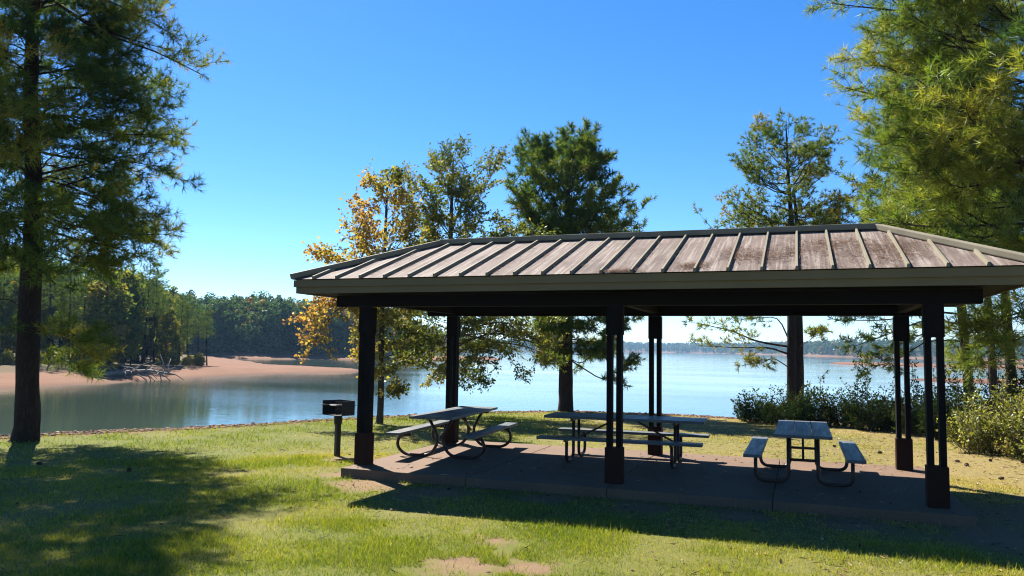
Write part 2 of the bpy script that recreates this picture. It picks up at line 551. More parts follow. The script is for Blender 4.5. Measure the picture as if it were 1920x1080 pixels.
def make_shelter():
    L, W = 6 * K, 2.4596 * K
    Hb, He, Hf, Hr = 1.8503 * K, 1.9869 * K, 2.149 * K, 2.75 * K
    ex, ey = .6989 * K, .5153 * K
    rx, ob = .3505 * K, .4032 * K
    root = empty('picnic_shelter', (L / 2, W / 2, -.15), 'open picnic shelter with hipped ribbed metal roof on six brown posts', 'shelter')
    o = Vector((L / 2, W / 2, -.15))
    P = lambda x, y, z: Vector((x, y, z)) - o
    # concrete floor
    b = MB()
    xs = [-.12, 1.9, 3.9, 5.95, 8.12]
    for a, c in zip(xs, xs[1:]):
        b.box(P((a + c) / 2, 1.57, -.16), (c - a - .008, 4.05, .32), bevel=.012)
    b.build('concrete_floor', mat_concrete(), root)
    # posts
    for y in (0, W):
        for x in (0, L / 2, L):
            m = MB()
            for s in (-1, 1):
                m.box(P(x + s * .067, y, (Hb + .0) / 2), (.07, .14, Hb - .004), bevel=.006)
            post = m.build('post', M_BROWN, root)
            m = MB().box(P(x, y, .24), (.235, .185, .48), bevel=.008)
            for s in (-1, 1):
                for zz in (.1, .38):
                    m.tube([P(x + s * .06, y - .105, zz), P(x + s * .06, y + .105, zz)], .013, 6)
            m.build('base_sleeve', M_SLEEVE, post)
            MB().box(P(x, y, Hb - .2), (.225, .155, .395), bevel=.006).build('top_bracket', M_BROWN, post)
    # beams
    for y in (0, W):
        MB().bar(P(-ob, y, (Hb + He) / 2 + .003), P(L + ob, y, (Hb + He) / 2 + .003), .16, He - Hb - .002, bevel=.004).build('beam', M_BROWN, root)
    for x in (0, L / 2, L):
        MB().bar(P(x, .083, (Hb + He) / 2 + .02), P(x, W - .083, (Hb + He) / 2 + .02), .12, He - Hb - .05).build('cross_beam', M_BROWN, root)
    # ceiling
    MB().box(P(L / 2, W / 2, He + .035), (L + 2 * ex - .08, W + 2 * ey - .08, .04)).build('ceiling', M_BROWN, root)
    # fascia : a lower board and a prouder upper trim
    m = MB()
    zt, zm = Hf - .012, He + (Hf - He) * .45
    x0, x1, y0, y1 = -ex, L + ex, -ey, W + ey
    for (a, c, q, ins, t) in ((He, zm, 0, .028, .03), (zm, zt, 0, .0, .055)):
        h = c - a
        m.box(P((x0 + x1) / 2, y0 + ins + t / 2, (a + c) / 2), (x1 - x0 - 2 * ins, t, h))
        m.box(P((x0 + x1) / 2, y1 - ins - t / 2, (a + c) / 2), (x1 - x0 - 2 * ins, t, h))
        m.box(P(x0 + ins + t / 2, (y0 + y1) / 2, (a + c) / 2), (t, y1 - y0 - 2 * ins - 2 * t, h))
        m.box(P(x1 - ins - t / 2, (y0 + y1) / 2, (a + c) / 2), (t, y1 - y0 - 2 * ins - 2 * t, h))
    m.build('fascia', M_FASCIA, root)
    # roof sheets
    X0, X1, Y0, Y1 = x0 - .025, x1 + .025, y0 - .025, y1 + .025
    A, B, C, D = (X0, Y0, Hf), (X1, Y0, Hf), (X1, Y1, Hf), (X0, Y1, Hf)
    E, F = (rx, W / 2, Hr), (L - rx, W / 2, Hr)
    m = MB()
    for pts in ((A, B, F, E), (C, D, E, F), (B, C, F), (D, A, E)):
        m.poly([P(*p) for p in pts])
    m.poly([P(x, y, z - .001) for x, y, z in (A, D, C, B)])
    roof = m.build('roof', mat_roof(), root)
    # standing seams
    w2 = W / 2
    def rib(a, c, n):
        a, c, n = Vector(a), Vector(c), Vector(n).normalized()
        m = MB()
        x = (c - a).normalized(); y = n.cross(x)
        hh, wb, wt = .048, .020, .012
        ra = [a + y * wb, a + y * wt + n * hh, a - y * wt + n * hh, a - y * wb]
        rc = [c + y * wb, c + y * wt + n * hh, c - y * wt + n * hh, c - y * wb]
        va = [m.bm.verts.new(v - o - n * .004) for v in ra]; vc = [m.bm.verts.new(v - o - n * .004) for v in rc]
        for i in range(4):
            j = (i + 1) % 4
            m.bm.faces.new((va[i], va[j], vc[j], vc[i]))
        m.bm.faces.new(va[::-1]); m.bm.faces.new(vc)
        m.build('roof_seam', M_RIB, roof)
    slope = (Hr - Hf) / (w2 - Y0)
    nf, nb = Vector((0, -slope, 1)), Vector((0, slope, 1))
    x = -.547
    while x < X1 - .1:
        if x < rx: t = (x - X0) / (rx - X0)
        elif x > L - rx: t = (X1 - x) / (X1 - (L - rx))
        else: t = 1
        t = max(.0, t - (.03 if t < 1 else .012))
        if t > .04:
            rib((x, Y0, Hf), (x, Y0 + (w2 - Y0) * t, Hf + (Hr - Hf) * t), nf)
            rib((x, Y1, Hf), (x, Y1 - (Y1 - w2) * t, Hf + (Hr - Hf) * t), nb)
        x += .4007
    for (xe, xr) in ((X0, rx), (X1, L - rx)):
        sl = (Hr - Hf) / abs(xr - xe)
        ne = Vector((-sl if xe < xr else sl, 0, 1))
        y = Y0 + .32
        while y < Y1 - .1:
            t = max(0, 1 - abs(y - w2) / (w2 - Y0) - .03)
            if t > .04: rib((xe, y, Hf), (xe + (xr - xe) * t, y, Hf + (Hr - Hf) * t), ne)
            y += .4007
    for a, c in ((A, E), (D, E), (B, F), (C, F)):
        MB().bar(P(*a) + Vector((0, 0, .045)), P(*c) + Vector((0, 0, .045)), .12, .085, bevel=.015).build('hip_cap', M_RIB, roof)
    MB().bar(P(*E) + Vector((-.05, 0, .045)), P(*F) + Vector((.05, 0, .045)), .13, .088, bevel=.015).build('ridge_cap', M_RIB, roof)
    return dict(X0=X0, Y0=Y0, Hf=Hf, Hr=Hr, w2=w2, L=L, nf=nf.normalized())
SH = make_shelter()

# pine straw lying on the front slope
def make_straw():
    r = np.random.default_rng(5)
    n = NT('pine_straw_mat')
    m = n.principled(n.ramp(n.attr('tint'), [(0, (.035, .017, .01)), (.6, (.1, .05, .028)), (1, (.19, .11, .065))]), .9, None, 0, .1)
    pts = []
    cl = [(5.55, .42, .16, .10), (5.75, .3, .2, .07), (6.1, .4, .22, .12), (6.5, .55, .2, .12), (6.75, .62, .2, .1), (6.95, .4, .25, .16), (7.2, .52, .2, .12), (7.35, .25, .2, .1), (7.6, .45, .15, .12), (4.1, .03, .14, .03), (5.0, .12, .1, .04), (6.6, .3, .5, .25)]
    for (x, t, sx, st) in cl:
        k = 300
        pts.append(np.stack([r.normal(x, sx, k), np.clip(r.normal(t, st, k), .02, .9)], 1))
    for x in np.arange(-.547, 8, .4007):                       # litter along the seams
        k = r.integers(6, 50)
        pts.append(np.stack([x + .04 + abs(r.normal(0, .03, k)), r.uniform(.05, .8, k)], 1))
    q = np.concatenate(pts)
    up = np.array([0, SH['w2'] - SH['Y0'], SH['Hr'] - SH['Hf']])
    base = np.stack([q[:, 0], np.full(len(q), SH['Y0']), np.full(len(q), SH['Hf'])], 1) + q[:, 1:2] * up
    nf = np.array(SH['nf'])
    base += nf * (.004 + r.uniform(0, .018, (len(q), 1)))
    a = r.uniform(0, 2 * math.pi, len(q))
    sl = up / np.linalg.norm(up)
    d = np.cos(a)[:, None] * np.array([1., 0, 0]) + np.sin(a)[:, None] * sl
    w = np.cross(d, nf) * .0035
    ln = r.uniform(.06, .17, len(q))[:, None]
    V = np.stack([base + w - d * ln / 2, base - w - d * ln / 2, base + d * ln / 2 + nf * r.uniform(0, .02, (len(q), 1))], 1).reshape(-1, 3)
    V = V[:]
    F = np.arange(len(V)).reshape(-1, 3)
    keep = (base[:, 0] < 8.1)
    tag(link('pine_straw', npmesh('pine_straw', V, [F[keep]], m, {'tint': r.uniform(0, 1, keep.sum())})), 'brown pine straw lying on the right half of the shelter roof', 'pine straw', kind='stuff')
make_straw()

# ================================================================== picnic tables
def mat_plank(name, ax):
    n = NT(name)
    p = n.obj()
    sc = (1.2, 22, 22) if ax == 0 else (22, 1.2, 22)
    g = n.noise(n.mapping(p, sc), 1.0, 5, .65, .4)
    b = n.noise(p, 2.2, 5, .6)
    c = n.mix(g, (.045, .052, .056), (.12, .128, .132))
    c = n.mix(n.ramp(b, [(.52, 0.), (.7, .55)]), c, (.17, .145, .12))
    return n.principled(c, n.ramp(g, [(.3, .34), (.7, .6)]), n.bump(g, .3, .004), 0, .25)
M_PLANK = mat_plank('weathered_plank', 1)

def make_table(cx, cy, rz, label, Lt, zt, zb, off, style):
    """long axis along local Y"""
    root = empty('picnic_table', (cx, cy, 0), label, 'picnic table', 'picnic tables on the shelter floor', rz)
    t = .042
    for i in (-1, 0, 1):
        MB().box((i * .245, 0, zt - t / 2), (.237, Lt, t), bevel=.006).build('tabletop_plank', M_PLANK, root)
    for s in (-1, 1):
        MB().box((s * off, 0, zb - t / 2), (.235, Lt, t), bevel=.006).build('bench_plank', M_PLANK, root)
    r = .0255
    for e in (-1, 1):
        y = e * (Lt / 2 - .46)
        for s in (-1, 1):
            if style == 'curved':
                pts = fillet([(s * .2, y, zt - t - .03), (s * .015, y, .30), (s * .16, y, .028), (s * (off - .02), y, .028), (s * (off + .13), y, .16), (s * (off + .08), y, zb - t - .035), (s * (off - .12), y, zb - t - .03)], [.16, .2, .16, .12, .1], 7)
            else:
                pts = fillet([(s * .19, y, zt - t - .03), (s * .19, y, .028), (s * (off - .02), y, .028), (s * (off - .02), y, zb - t - .02)], [.13, .13], 7)
            MB().tube(pts, r, 10).build('leg', M_PIPE, root)
            MB().bar((s * off - .1, y, zb - t - .014), (s * off + .1, y, zb - t - .014), .045, .026).build('bench_bracket', M_PIPE, root)
        MB().bar((-.33, y, zt - t - .02), (.33, y, zt - t - .02), .045, .038).build('top_rail', M_PIPE, root)
        if style != 'curved':
            MB().tube([(-.19, y, .33), (.19, y, .33)], .02, 8).build('tie_bar', M_PIPE, root)
        z0 = .31 if style == 'curved' else .33
        MB().tube([(0, y, z0), (0, y - e * .66, zt - t - .012)], .016, 8).build('brace', M_PIPE, root)
    return root
make_table(.68, 1.93, R(4.5), 'weathered picnic table with curved pipe legs, nearest the grill', 2.5, .70, .425, .64, 'curved')
make_table(3.6, 2.12, R(-90 + 2.0), 'weathered picnic table set lengthwise in the middle of the shelter', 2.56, .72, .42, .67, 'square')
make_table(6.31, 1.72, R(0), 'weathered picnic table seen end on at the right under the shelter', 2.4, .71, .425, .645, 'square')

# ================================================================== charcoal grill
def make_grill():
    p = np.array([-1.58, 1.73]); z = hz(*p)
    root = empty('charcoal_grill', (p[0], p[1], z - .02), 'black park charcoal grill on a pedestal beside the left shelter post', 'grill', rz=R(-28))
    MB().box((0, 0, .36), (.085, .085, .76), bevel=.006).build('pedestal', M_BLACK, root)
    MB().tube([(0, 0, .6), (0, 0, .76)], .075, 12).build('swivel_collar', M_BLACK, root)
    m = MB()
    w, d, h, t, zb = .49, .38, .25, .008, .755
    m.box((0, 0, zb + t / 2), (w, d, t))
    m.box((-w / 2 + t / 2, 0, zb + h / 2 + t), (t, d, h))
    m.box((0, d / 2 - t / 2, zb + h / 2 + t), (w - 2 * t - .001, t, h))
    # slotted side: comb of teeth that hold the grate
    m.box((w / 2 - t / 2, .06, zb + h / 2 + t), (t, d - .12, h))
    for k in range(4):
        m.box((w / 2 - t / 2, -.135 - .01 * (k % 2), zb + t + .035 + k * .068), (t - .001, .11, .036))
    m.build('firebox', M_BLACK, root)
    g = MB()
    for k in range(11):
        x = -.235 + k * .047
        g.tube([(x * .95, -.19, zb + .18), (x * .95, .17, zb + .18)], .006, 6)
    for y in (-.19, .18):
        g.tube([(-.25, y, zb + .182), (.29, y, zb + .182)], .007, 6)
    g.build('grate', M_BLACK, root)
    h = MB()
    h.tube([(-.1, -.2, zb + .19), (-.1, -.3, zb + .2), (-.02, -.33, zb + .2), (.05, -.3, zb + .2), (.05, -.2, zb + .19)], .008, 6)
    h.build('handle', M_BLACK, root)
make_grill()

# ================================================================== vegetation
def nrm(v): return v / np.maximum(np.linalg.norm(v, axis=-1, keepdims=True), 1e-9)
ZV = np.array([0, 0, 1.])

def tubes(pts, rad, sides):
    """pts (B,n,3), rad (B,n) -> verts, quads"""
    B, n, _ = pts.shape
    t = np.empty_like(pts)
    t[:, 1:-1] = pts[:, 2:] - pts[:, :-2]
    t[:, 0] = pts[:, 1] - pts[:, 0]
    t[:, -1] = pts[:, -1] - pts[:, -2]
    t = nrm(t)
    ref = np.where(abs(t[:, :1, 2:3]) > .8, np.array([[[1., .1, 0]]]), np.array([[[0, .05, 1.]]]))
    u = nrm(np.cross(np.broadcast_to(ref, t.shape), t)); v = np.cross(t, u)
    a = np.arange(sides) * 2 * math.pi / sides
    ring = u[:, :, None] * np.cos(a)[:, None] + v[:, :, None] * np.sin(a)[:, None]
    V = pts[:, :, None] + ring * rad[:, :, None, None]
    idx = np.arange(B * n * sides).reshape(B, n, sides)
    q = np.stack([idx[:, :-1], np.roll(idx[:, :-1], -1, 2), np.roll(idx[:, 1:], -1, 2), idx[:, 1:]], -1).reshape(-1, 4)
    return V.reshape(-1, 3), q

class Geo:
    def __init__(self): self.V, self.F, self.A, self.n = [], {3: [], 4: []}, {3: [], 4: []}, 0
    def add(self, V, F, a=None):
        self.V.append(V); self.F[F.shape[1]].append(F + self.n); self.n += len(V)
        self.A[F.shape[1]].append(np.zeros(len(F)) if a is None else a)
    def mesh(self, name, mat, smooth=False):
        fs, at = [], []
        for k in (3, 4):
            if self.F[k]: fs.append(np.concatenate(self.F[k])); at.append(np.concatenate(self.A[k]))
        return npmesh(name, np.concatenate(self.V), fs, mat, {'tint': np.concatenate(at)}, smooth)

def grow(r, P, D, L, nseg, wob, grav):
    out = [P]; ds = [D]
    for i in range(nseg):
        D = nrm(D + r.normal(0, wob, D.shape) + grav * ZV)
        P = P + D * (L / nseg)[:, None]
        out.append(P); ds.append(D)
    return np.stack(out, 1), np.stack(ds, 1)

def kids(r, pts, L, m, tmin, tmax, ang, flat=.35, up=.1):
    """m children on each branch; returns start, dir, t, parent index"""
    B, n, _ = pts.shape
    t = (np.arange(m)[None] + r.uniform(.1, .9, (B, m))) / m * (tmax - tmin) + tmin
    f = t * (n - 1); i = np.clip(f.astype(int), 0, n - 2); w = (f - i)[..., None]
    bi = np.arange(B)[:, None]
    a, b = pts[bi, i], pts[bi, i + 1]
    P = a * (1 - w) + b * w; T = nrm(b - a)
    side = nrm(np.cross(T, ZV) + 1e-4)
    upv = np.cross(side, T)
    sgn = np.where((np.arange(m)[None] + r.integers(0, 2, (B, 1))) % 2, 1., -1.)
    ph = r.normal(0, flat, (B, m)) + np.where(sgn > 0, 0, math.pi)
    lat = side * np.cos(ph)[..., None] + upv * np.sin(ph)[..., None]
    an = ang * r.uniform(.7, 1.25, (B, m))
    D = nrm(T * np.cos(an)[..., None] + lat * np.sin(an)[..., None] + ZV * up)
    return P.reshape(-1, 3), D.reshape(-1, 3), t.ravel(), np.repeat(np.arange(B), m)

def needles(r, P, D, size, tint, k, width, spread=(.15, 1.15), droop=.05):
    T = len(P)
    D = np.repeat(D, k, 0); S = np.repeat(size, k) * r.uniform(.75, 1.1, T * k)
    base = np.repeat(P, k, 0) - D * (r.uniform(0, .55, T * k) * S)[:, None]
    rp = r.normal(0, 1, D.shape); rp = nrm(rp - D * (rp * D).sum(-1, keepdims=True))
    a = r.uniform(*spread, T * k)
    d = nrm(D * np.cos(a)[:, None] + rp * np.sin(a)[:, None] - ZV * droop)
    w = nrm(np.cross(d, r.normal(0, 1, d.shape))) * (width / 2)
    V = np.stack([base - w, base + w, base + d * S[:, None]], 1).reshape(-1, 3)
    return V, np.arange(len(V)).reshape(-1, 3), np.repeat(tint, k) + r.normal(0, .06, T * k)

def leaves(r, P, D, size, tint, wid=.5):
    n = len(P)
    d = nrm(D + r.normal(0, .8, D.shape) - ZV * .25)
    s = nrm(np.cross(d, r.normal(0, 1, d.shape)))
    nn = np.cross(d, s)
    S = size[:, None]
    V = np.stack([P, P + d * S * .45 + s * S * wid * .5 + nn * S * .06, P + d * S, P + d * S * .45 - s * S * wid * .5 + nn * S * .06], 1).reshape(-1, 3)
    return V, np.arange(n * 4).reshape(-1, 4), tint

def trunk_geo(g, pts, rad, sides=14, seed=0, sub=5):
    pts = np.asarray(pts, float); rad = np.asarray(rad, float)
    t = np.linspace(0, len(pts) - 1, (len(pts) - 1) * sub + 1)
    i = np.clip(t.astype(int), 0, len(pts) - 2); w = (t - i)[:, None]
    pm, pn = pts[np.maximum(i - 1, 0)], pts[np.minimum(i + 2, len(pts) - 1)]
    a, b = pts[i], pts[i + 1]
    P = .5 * (2 * a + (b - pm) * w + (2 * pm - 5 * a + 4 * b - pn) * w ** 2 + (3 * a - pm - 3 * b + pn) * w ** 3)
    rr = np.interp(t, np.arange(len(rad)), rad)
    V, q = tubes(P[None], rr[None], sides)
    # bark lumps
    k = V.reshape(len(t), sides, 3)
    rs = np.random.default_rng(seed)
    ph = rs.uniform(0, 6, sides)
    bump = 1 + .05 * np.sin(ph[None] + t[:, None] * 1.7) + rs.normal(0, .03, (len(t), sides))
    k = P[:, None] + (k - P[:, None]) * bump[..., None]
    g.add(k.reshape(-1, 3), q)
    return P, rr

def bez(pts, n):
    """smooth polyline through world points"""
    pts = np.asarray(pts, float)
    t = np.linspace(0, len(pts) - 1, n)
    i = np.clip(t.astype(int), 0, len(pts) - 2); w = (t - i)[:, None]
    pm, pn = pts[np.maximum(i - 1, 0)], pts[np.minimum(i + 2, len(pts) - 1)]
    a, b = pts[i], pts[i + 1]
    return .5 * (2 * a + (b - pm) * w + (2 * pm - 5 * a + 4 * b - pn) * w ** 2 + (3 * a - pm - 3 * b + pn) * w ** 3)

NS = 9                                       # points along a limb

def crown(r, g_wood, g_leaf, limbs, o):
    """limbs (B,NS,3): secondary branches, twigs and foliage"""
    limbs = np.asarray(limbs)
    L = np.linalg.norm(np.diff(limbs, axis=1), axis=-1).sum(1)
    r0 = np.clip(L * o.get('rlimb', .012), .008, .12)
    V, q = tubes(limbs, r0[:, None] * np.linspace(1, .18, NS)[None], 5); g_wood.add(V, q)
    P, D, t, pi = kids(r, limbs, L, o['m1'], o.get('t1', .25), 1.0, o.get('a1', .85), o.get('flat', .4), o.get('up', .12))
    l1 = (L[pi] * (o.get('k1', .42) * (1 - .55 * t))) * r.uniform(.6, 1.15, len(pi)) + o.get('c1', .15)
    p1, d1 = grow(r, P, D, l1, 4, o.get('wob', .13), o.get('grav', .03))
    V, q = tubes(p1, (np.clip(l1 * .009, .004, .03))[:, None] * np.linspace(1, .3, 5)[None], 4); g_wood.add(V, q)
    # the limb's own tip counts as a branch too
    tipp = np.stack([limbs[:, NS - 5 + k] for k in range(5)], 1)
    p1 = np.concatenate([p1, tipp]); l1 = np.concatenate([l1, np.linalg.norm(np.diff(tipp, axis=1), axis=-1).sum(1)])
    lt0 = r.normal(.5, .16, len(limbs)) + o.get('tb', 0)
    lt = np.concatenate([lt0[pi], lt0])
    P, D, t, pj = kids(r, p1, l1, o['m2'], o.get('t2', .2), 1.0, o.get('a2', .8), .7, o.get('up2', .15))
    l2 = r.uniform(*o.get('l2', (.18, .42)), len(pj))
    p2, d2 = grow(r, P, D, l2, 2, .12, .05)
    V, q = tubes(p2, np.full((len(p2), 3), o.get('rt', .0045)) * np.array([1, .8, .5]), 3); g_wood.add(V, q)
    keep = r.uniform(0, 1, len(p2)) < o.get('fill', 1.0)
    p2, d2, pj = p2[keep], d2[keep], pj[keep]
    if o['kind'] == 'pine':
        tp = [p2[:, 2], p2[:, 1]] if o.get('tufts', 2) > 1 else [p2[:, 2]]
        td = [d2[:, 2], d2[:, 1]] if o.get('tufts', 2) > 1 else [d2[:, 2]]
        tp, td = np.concatenate(tp), np.concatenate(td)
        tn = np.tile(lt[pj], len(tp) // len(p2)) + r.normal(0, .12, len(tp))
        V, F, a = needles(r, tp, td, r.uniform(.8, 1.15, len(tp)) * o['nl'], tn, o['nk'], o['nw'], o.get('spread', (.15, 1.15)))
        g_leaf.add(V, F, a)
    else:
        k = o['nk']
        u = r.uniform(.15, 1.1, (len(p2), k))
        tp = (p2[:, :1] + (p2[:, 2:3] - p2[:, :1]) * u[..., None]).reshape(-1, 3) + r.normal(0, o.get('jit', .03), (len(p2) * k, 3))
        td = np.repeat(d2[:, 1], k, 0)
        tn = o['tintf'](tp, r) if 'tintf' in o else np.repeat(lt[pj], k) + r.normal(0, .18, len(tp))
        V, F, a = leaves(r, tp, td, r.uniform(.6, 1.2, len(tp)) * o['nl'], tn, o.get('lw', .55))
        g_leaf.add(V, F, a)

def limbs_from_profile(r, TP, prof, n, D, o):
    """TP trunk points; prof rows (z, left, right) in metres from the trunk"""
    prof = np.array(sorted(prof, key=lambda q: q[0]), float)
    zs = r.uniform(0, 1, n)
    wz = prof[:, 1] + prof[:, 2]
    cz = np.concatenate([[0], np.cumsum((wz[1:] + wz[:-1]) / 2 * np.diff(prof[:, 0]) + 1e-6)]); cz /= cz[-1]
    zt = np.interp((np.arange(n) + r.uniform(0, 1, n)) / n, cz, prof[:, 0])
    if 'tiers' in o:
        tz = np.array([np.interp(-q, o['_y'][0], o['_y'][1]) for q in o['tiers']])
        near = tz[np.argmin(abs(zt[:, None] - tz[None]), 1)]
        zt = near + (zt - near) * o.get('tq', .35)
    az = np.arange(n) * 2.39996 + r.uniform(-.4, .4, n)
    if 'az' in o: az = r.uniform(*o['az'], n)
    c, s = np.cos(az), np.sin(az)
    lf, rt = np.interp(zt, prof[:, 0], prof[:, 1]), np.interp(zt, prof[:, 0], prof[:, 2])
    side = np.where(c > 0, rt, lf)
    mean = np.minimum((lf + rt) / 2, np.maximum(side, 1.0) * 1.3)
    L = (abs(c) ** 1.5 * side + (1 - abs(c) ** 1.5) * mean) * r.uniform(*o.get('lr', (.62, .94)), n)
    L = np.maximum(L, .25)
    f = (zt - prof[0, 0]) / (prof[-1, 0] - prof[0, 0])
    rise = np.interp(f, [0, .5, 1], o.get('rise', (-.1, .3, 1.1))) + r.normal(0, .12, n)
    dirh = c[:, None] * RIGHT + s[:, None] * F0
    tip_axis = np.stack([np.interp(zt, TP[:, 2], TP[:, k]) for k in range(3)], 1)
    tip = tip_axis + dirh * L[:, None]; tip[:, 2] = zt
    zb = np.clip(zt - L * rise, o.get('zmin', prof[0, 0] - .6), TP[-1, 2] - .05)
    st = np.stack([np.interp(zb, TP[:, 2], TP[:, k]) for k in range(3)], 1)
    t = np.linspace(0, 1, NS)[None, :, None]
    pts = st[:, None] * (1 - t) + tip[:, None] * t
    sag = o.get('sag', -.08) + r.normal(0, .05, n)
    pts = pts + ZV * (sag * L)[:, None, None] * 4 * t * (1 - t)
    wv = r.normal(0, .05, (n, 3, 3)) * L[:, None, None]
    pts = pts + (wv[:, :1] * np.sin(math.pi * t) + wv[:, 1:2] * np.sin(2 * math.pi * t) * .6 + wv[:, 2:] * np.sin(3 * math.pi * t) * .35)
    return pts

def find_ground(px, py, lo=9, hi=70):
    for D in np.arange(lo, hi, .15):
        g = ground_at(px, D)
        v = g - CAM
        x, y, z = v @ RIGHT, v @ UPV, v @ FWD
        yy = 540 - (x / z * FPX * math.sin(ROLL) + y / z * FPX * math.cos(ROLL))
        if yy <= py: return D
    return hi

def tree(name, label, cat, D, tpx, prof_px, n, o, mats, seed, group=None, extra=(), extra_o=None, twin=None):
    """tpx: rows (px, py, width px) up the trunk; prof_px: rows (py, x left, x right)"""
    r = np.random.default_rng(seed)
    base = ground_at(tpx[0][0], D)
    root = empty(name, base, label, cat, group)
    mpp = D / FPX
    gt, gb, gl = Geo(), Geo(), Geo()
    pts = [atd(q[0], q[1], D) for q in tpx]
    pts[0] = base - ZV * .25
    rad = [q[2] * mpp / 2 for q in tpx]
    P, rr = trunk_geo(gt, pts, rad, 14, seed)
    if twin:
        tp = [atd(q[0], q[1], D + .35) for q in twin]; tp[0][2] = base[2] - .25
        trunk_geo(gt, tp, [q[2] * mpp / 2 for q in twin], 12, seed + 1)
    prof = []
    for (py, xl, xr) in prof_px:
        xm = np.interp(-py, [-q[1] for q in tpx], [q[0] for q in tpx])
        z = atd(xm, py, D)[2]
        prof.append((z, max(.15, (xm - xl) * mpp), max(.15, (xr - xm) * mpp)))
    o = dict(o); yy = np.array(sorted((-q[0], p[0]) for q, p in zip(prof_px, prof))).T; o['_y'] = yy
    lb = limbs_from_profile(r, P, prof, n, D, o)
    crown(r, gb, gl, lb, o)
    if extra:
        ex = []
        for row in extra:
            dd = row[0]
            m = len(row) - 1
            ex.append(bez([atd(q[0], q[1], D + dd * k / max(1, m - 1)) for k, q in enumerate(row[1:])], NS))
        oo = dict(o); oo.update(extra_o or {})
        crown(r, gb, gl, np.array(ex), oo)
    off = -base
    for g in (gt, gb, gl):
        g.V = [v + off for v in g.V]
    link('trunk', gt.mesh('trunk', mats[0], True), root)
    link('branches', gb.mesh('branches', mats[1], True), root)
    link('crown', gl.mesh('crown', mats[2]), root)
    return root

M_BARK = mat_bark('pine_bark', (.02, .013, .01), (.06, .038, .028), 13)
M_BARK2 = mat_bark('grey_bark', (.035, .028, .022), (.12, .095, .075), 14)
M_TWIG = mat_paint('twig_bark', (.06, .042, .03), .9, .3, 20)
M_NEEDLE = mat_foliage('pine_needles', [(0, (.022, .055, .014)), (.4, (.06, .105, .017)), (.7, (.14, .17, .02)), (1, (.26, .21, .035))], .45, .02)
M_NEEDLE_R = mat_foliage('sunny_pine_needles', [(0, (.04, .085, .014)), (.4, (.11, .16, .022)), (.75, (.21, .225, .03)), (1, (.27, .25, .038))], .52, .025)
M_SYC = mat_foliage('autumn_leaves', [(0, (.045, .07, .012)), (.3, (.11, .115, .018)), (.55, (.3, .24, .05)), (.8, (.37, .25, .06)), (1, (.3, .15, .055))], .5, .03)
M_OAK = mat_foliage('olive_leaves', [(0, (.035, .06, .01)), (.4, (.085, .11, .015)), (.75, (.17, .165, .025)), (1, (.28, .2, .04))], .5, .03)
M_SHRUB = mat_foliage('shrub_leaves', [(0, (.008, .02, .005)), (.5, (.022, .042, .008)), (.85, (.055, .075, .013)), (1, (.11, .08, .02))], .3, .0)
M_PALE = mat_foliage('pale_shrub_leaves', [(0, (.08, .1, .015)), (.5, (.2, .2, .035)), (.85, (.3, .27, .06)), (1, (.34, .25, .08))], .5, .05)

PINE = dict(kind='pine', m1=8, m2=5, nl=.2, nk=14, nw=.018, rlimb=.011, spread=(.2, 1.5), t2=.5, t1=.3, k1=.46)

# --- big pine at the left
D0 = find_ground(50, 828)
tree('pine_tree', 'big dark pine at the left edge with a thick straight trunk by the water', 'pine tree', D0,
     [(50, 828, 54), (51, 800, 39), (52, 690, 33), (56, 560, 30), (64, 400, 28), (58, 200, 22), (62, 0, 18), (62, -300, 8)],
     [(-290, -20, 140), (-150, -100, 270), (-60, -120, 260), (0, -130, 190), (60, -130, 210), (100, -120, 200), (140, -90, 250), (200, -80, 310), (235, -70, 300), (270, -70, 270), (310, -60, 290), (345, -60, 190), (380, -60, 240), (420, -60, 310), (455, -50, 295), (490, -40, 200), (520, -30, 110)],
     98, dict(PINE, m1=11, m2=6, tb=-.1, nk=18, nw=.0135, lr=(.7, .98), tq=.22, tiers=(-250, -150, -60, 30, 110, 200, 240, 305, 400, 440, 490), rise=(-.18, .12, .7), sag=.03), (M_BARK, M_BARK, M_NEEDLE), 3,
     extra=[(-1.5, (60, -30), (110, 8), (190, 60), (290, 96), (378, 140)), (-1.2, (110, 8), (180, 50), (250, 75), (345, 100)), (-1.0, (160, 50), (215, 90), (270, 135), (320, 180)), (-1.6, (150, 30), (200, 20), (260, 30), (330, 70)), (-2, (60, -40), (120, -20), (200, 0), (280, 40)), (-.9, (60, 400), (150, 425), (240, 440), (322, 438)), (.3, (60, 375), (160, 405), (240, 430), (300, 468)), (-1.4, (60, 420), (130, 445), (200, 460), (262, 482)), (.4, (60, 250), (150, 240), (230, 235), (312, 252)), (-1.2, (60, 170), (160, 165), (240, 185), (312, 222)), (.6, (60, 140), (150, 130), (220, 140), (290, 170)), (-1.8, (60, 330), (130, 350), (200, 380), (270, 408)), (.5, (60, 330), (150, 310), (240, 292), (318, 282)),
            (.8, (60, 360), (130, 345), (220, 318), (300, 330)), (-3.2, (60, 330), (40, 350), (50, 380), (70, 420)), (-3.4, (60, 250), (80, 262), (50, 280), (30, 310)), (-3.2, (60, 150), (40, 160), (70, 175), (95, 200)), (-3., (60, 430), (80, 440), (55, 460), (40, 490)), (-3.2, (60, 60), (80, 70), (60, 90), (40, 110)), (-2.6, (60, 480), (50, 490), (80, 510), (100, 530)), (-.8, (64, 600), (95, 622), (135, 645), (180, 672)), (-.3, (64, 600), (95, 640), (130, 672), (150, 690)), (-1.4, (60, 600), (105, 632), (140, 628), (170, 645)), (-.6, (44, 610), (20, 620), (-20, 640), (-80, 650)), (.4, (44, 580), (10, 560), (-40, 575), (-90, 600))],
     extra_o=dict(m1=9, m2=5, k1=.26, c1=.1, nk=13, tb=.18))  # lighter needle tint on these limbs paints in sunlight for the low ones

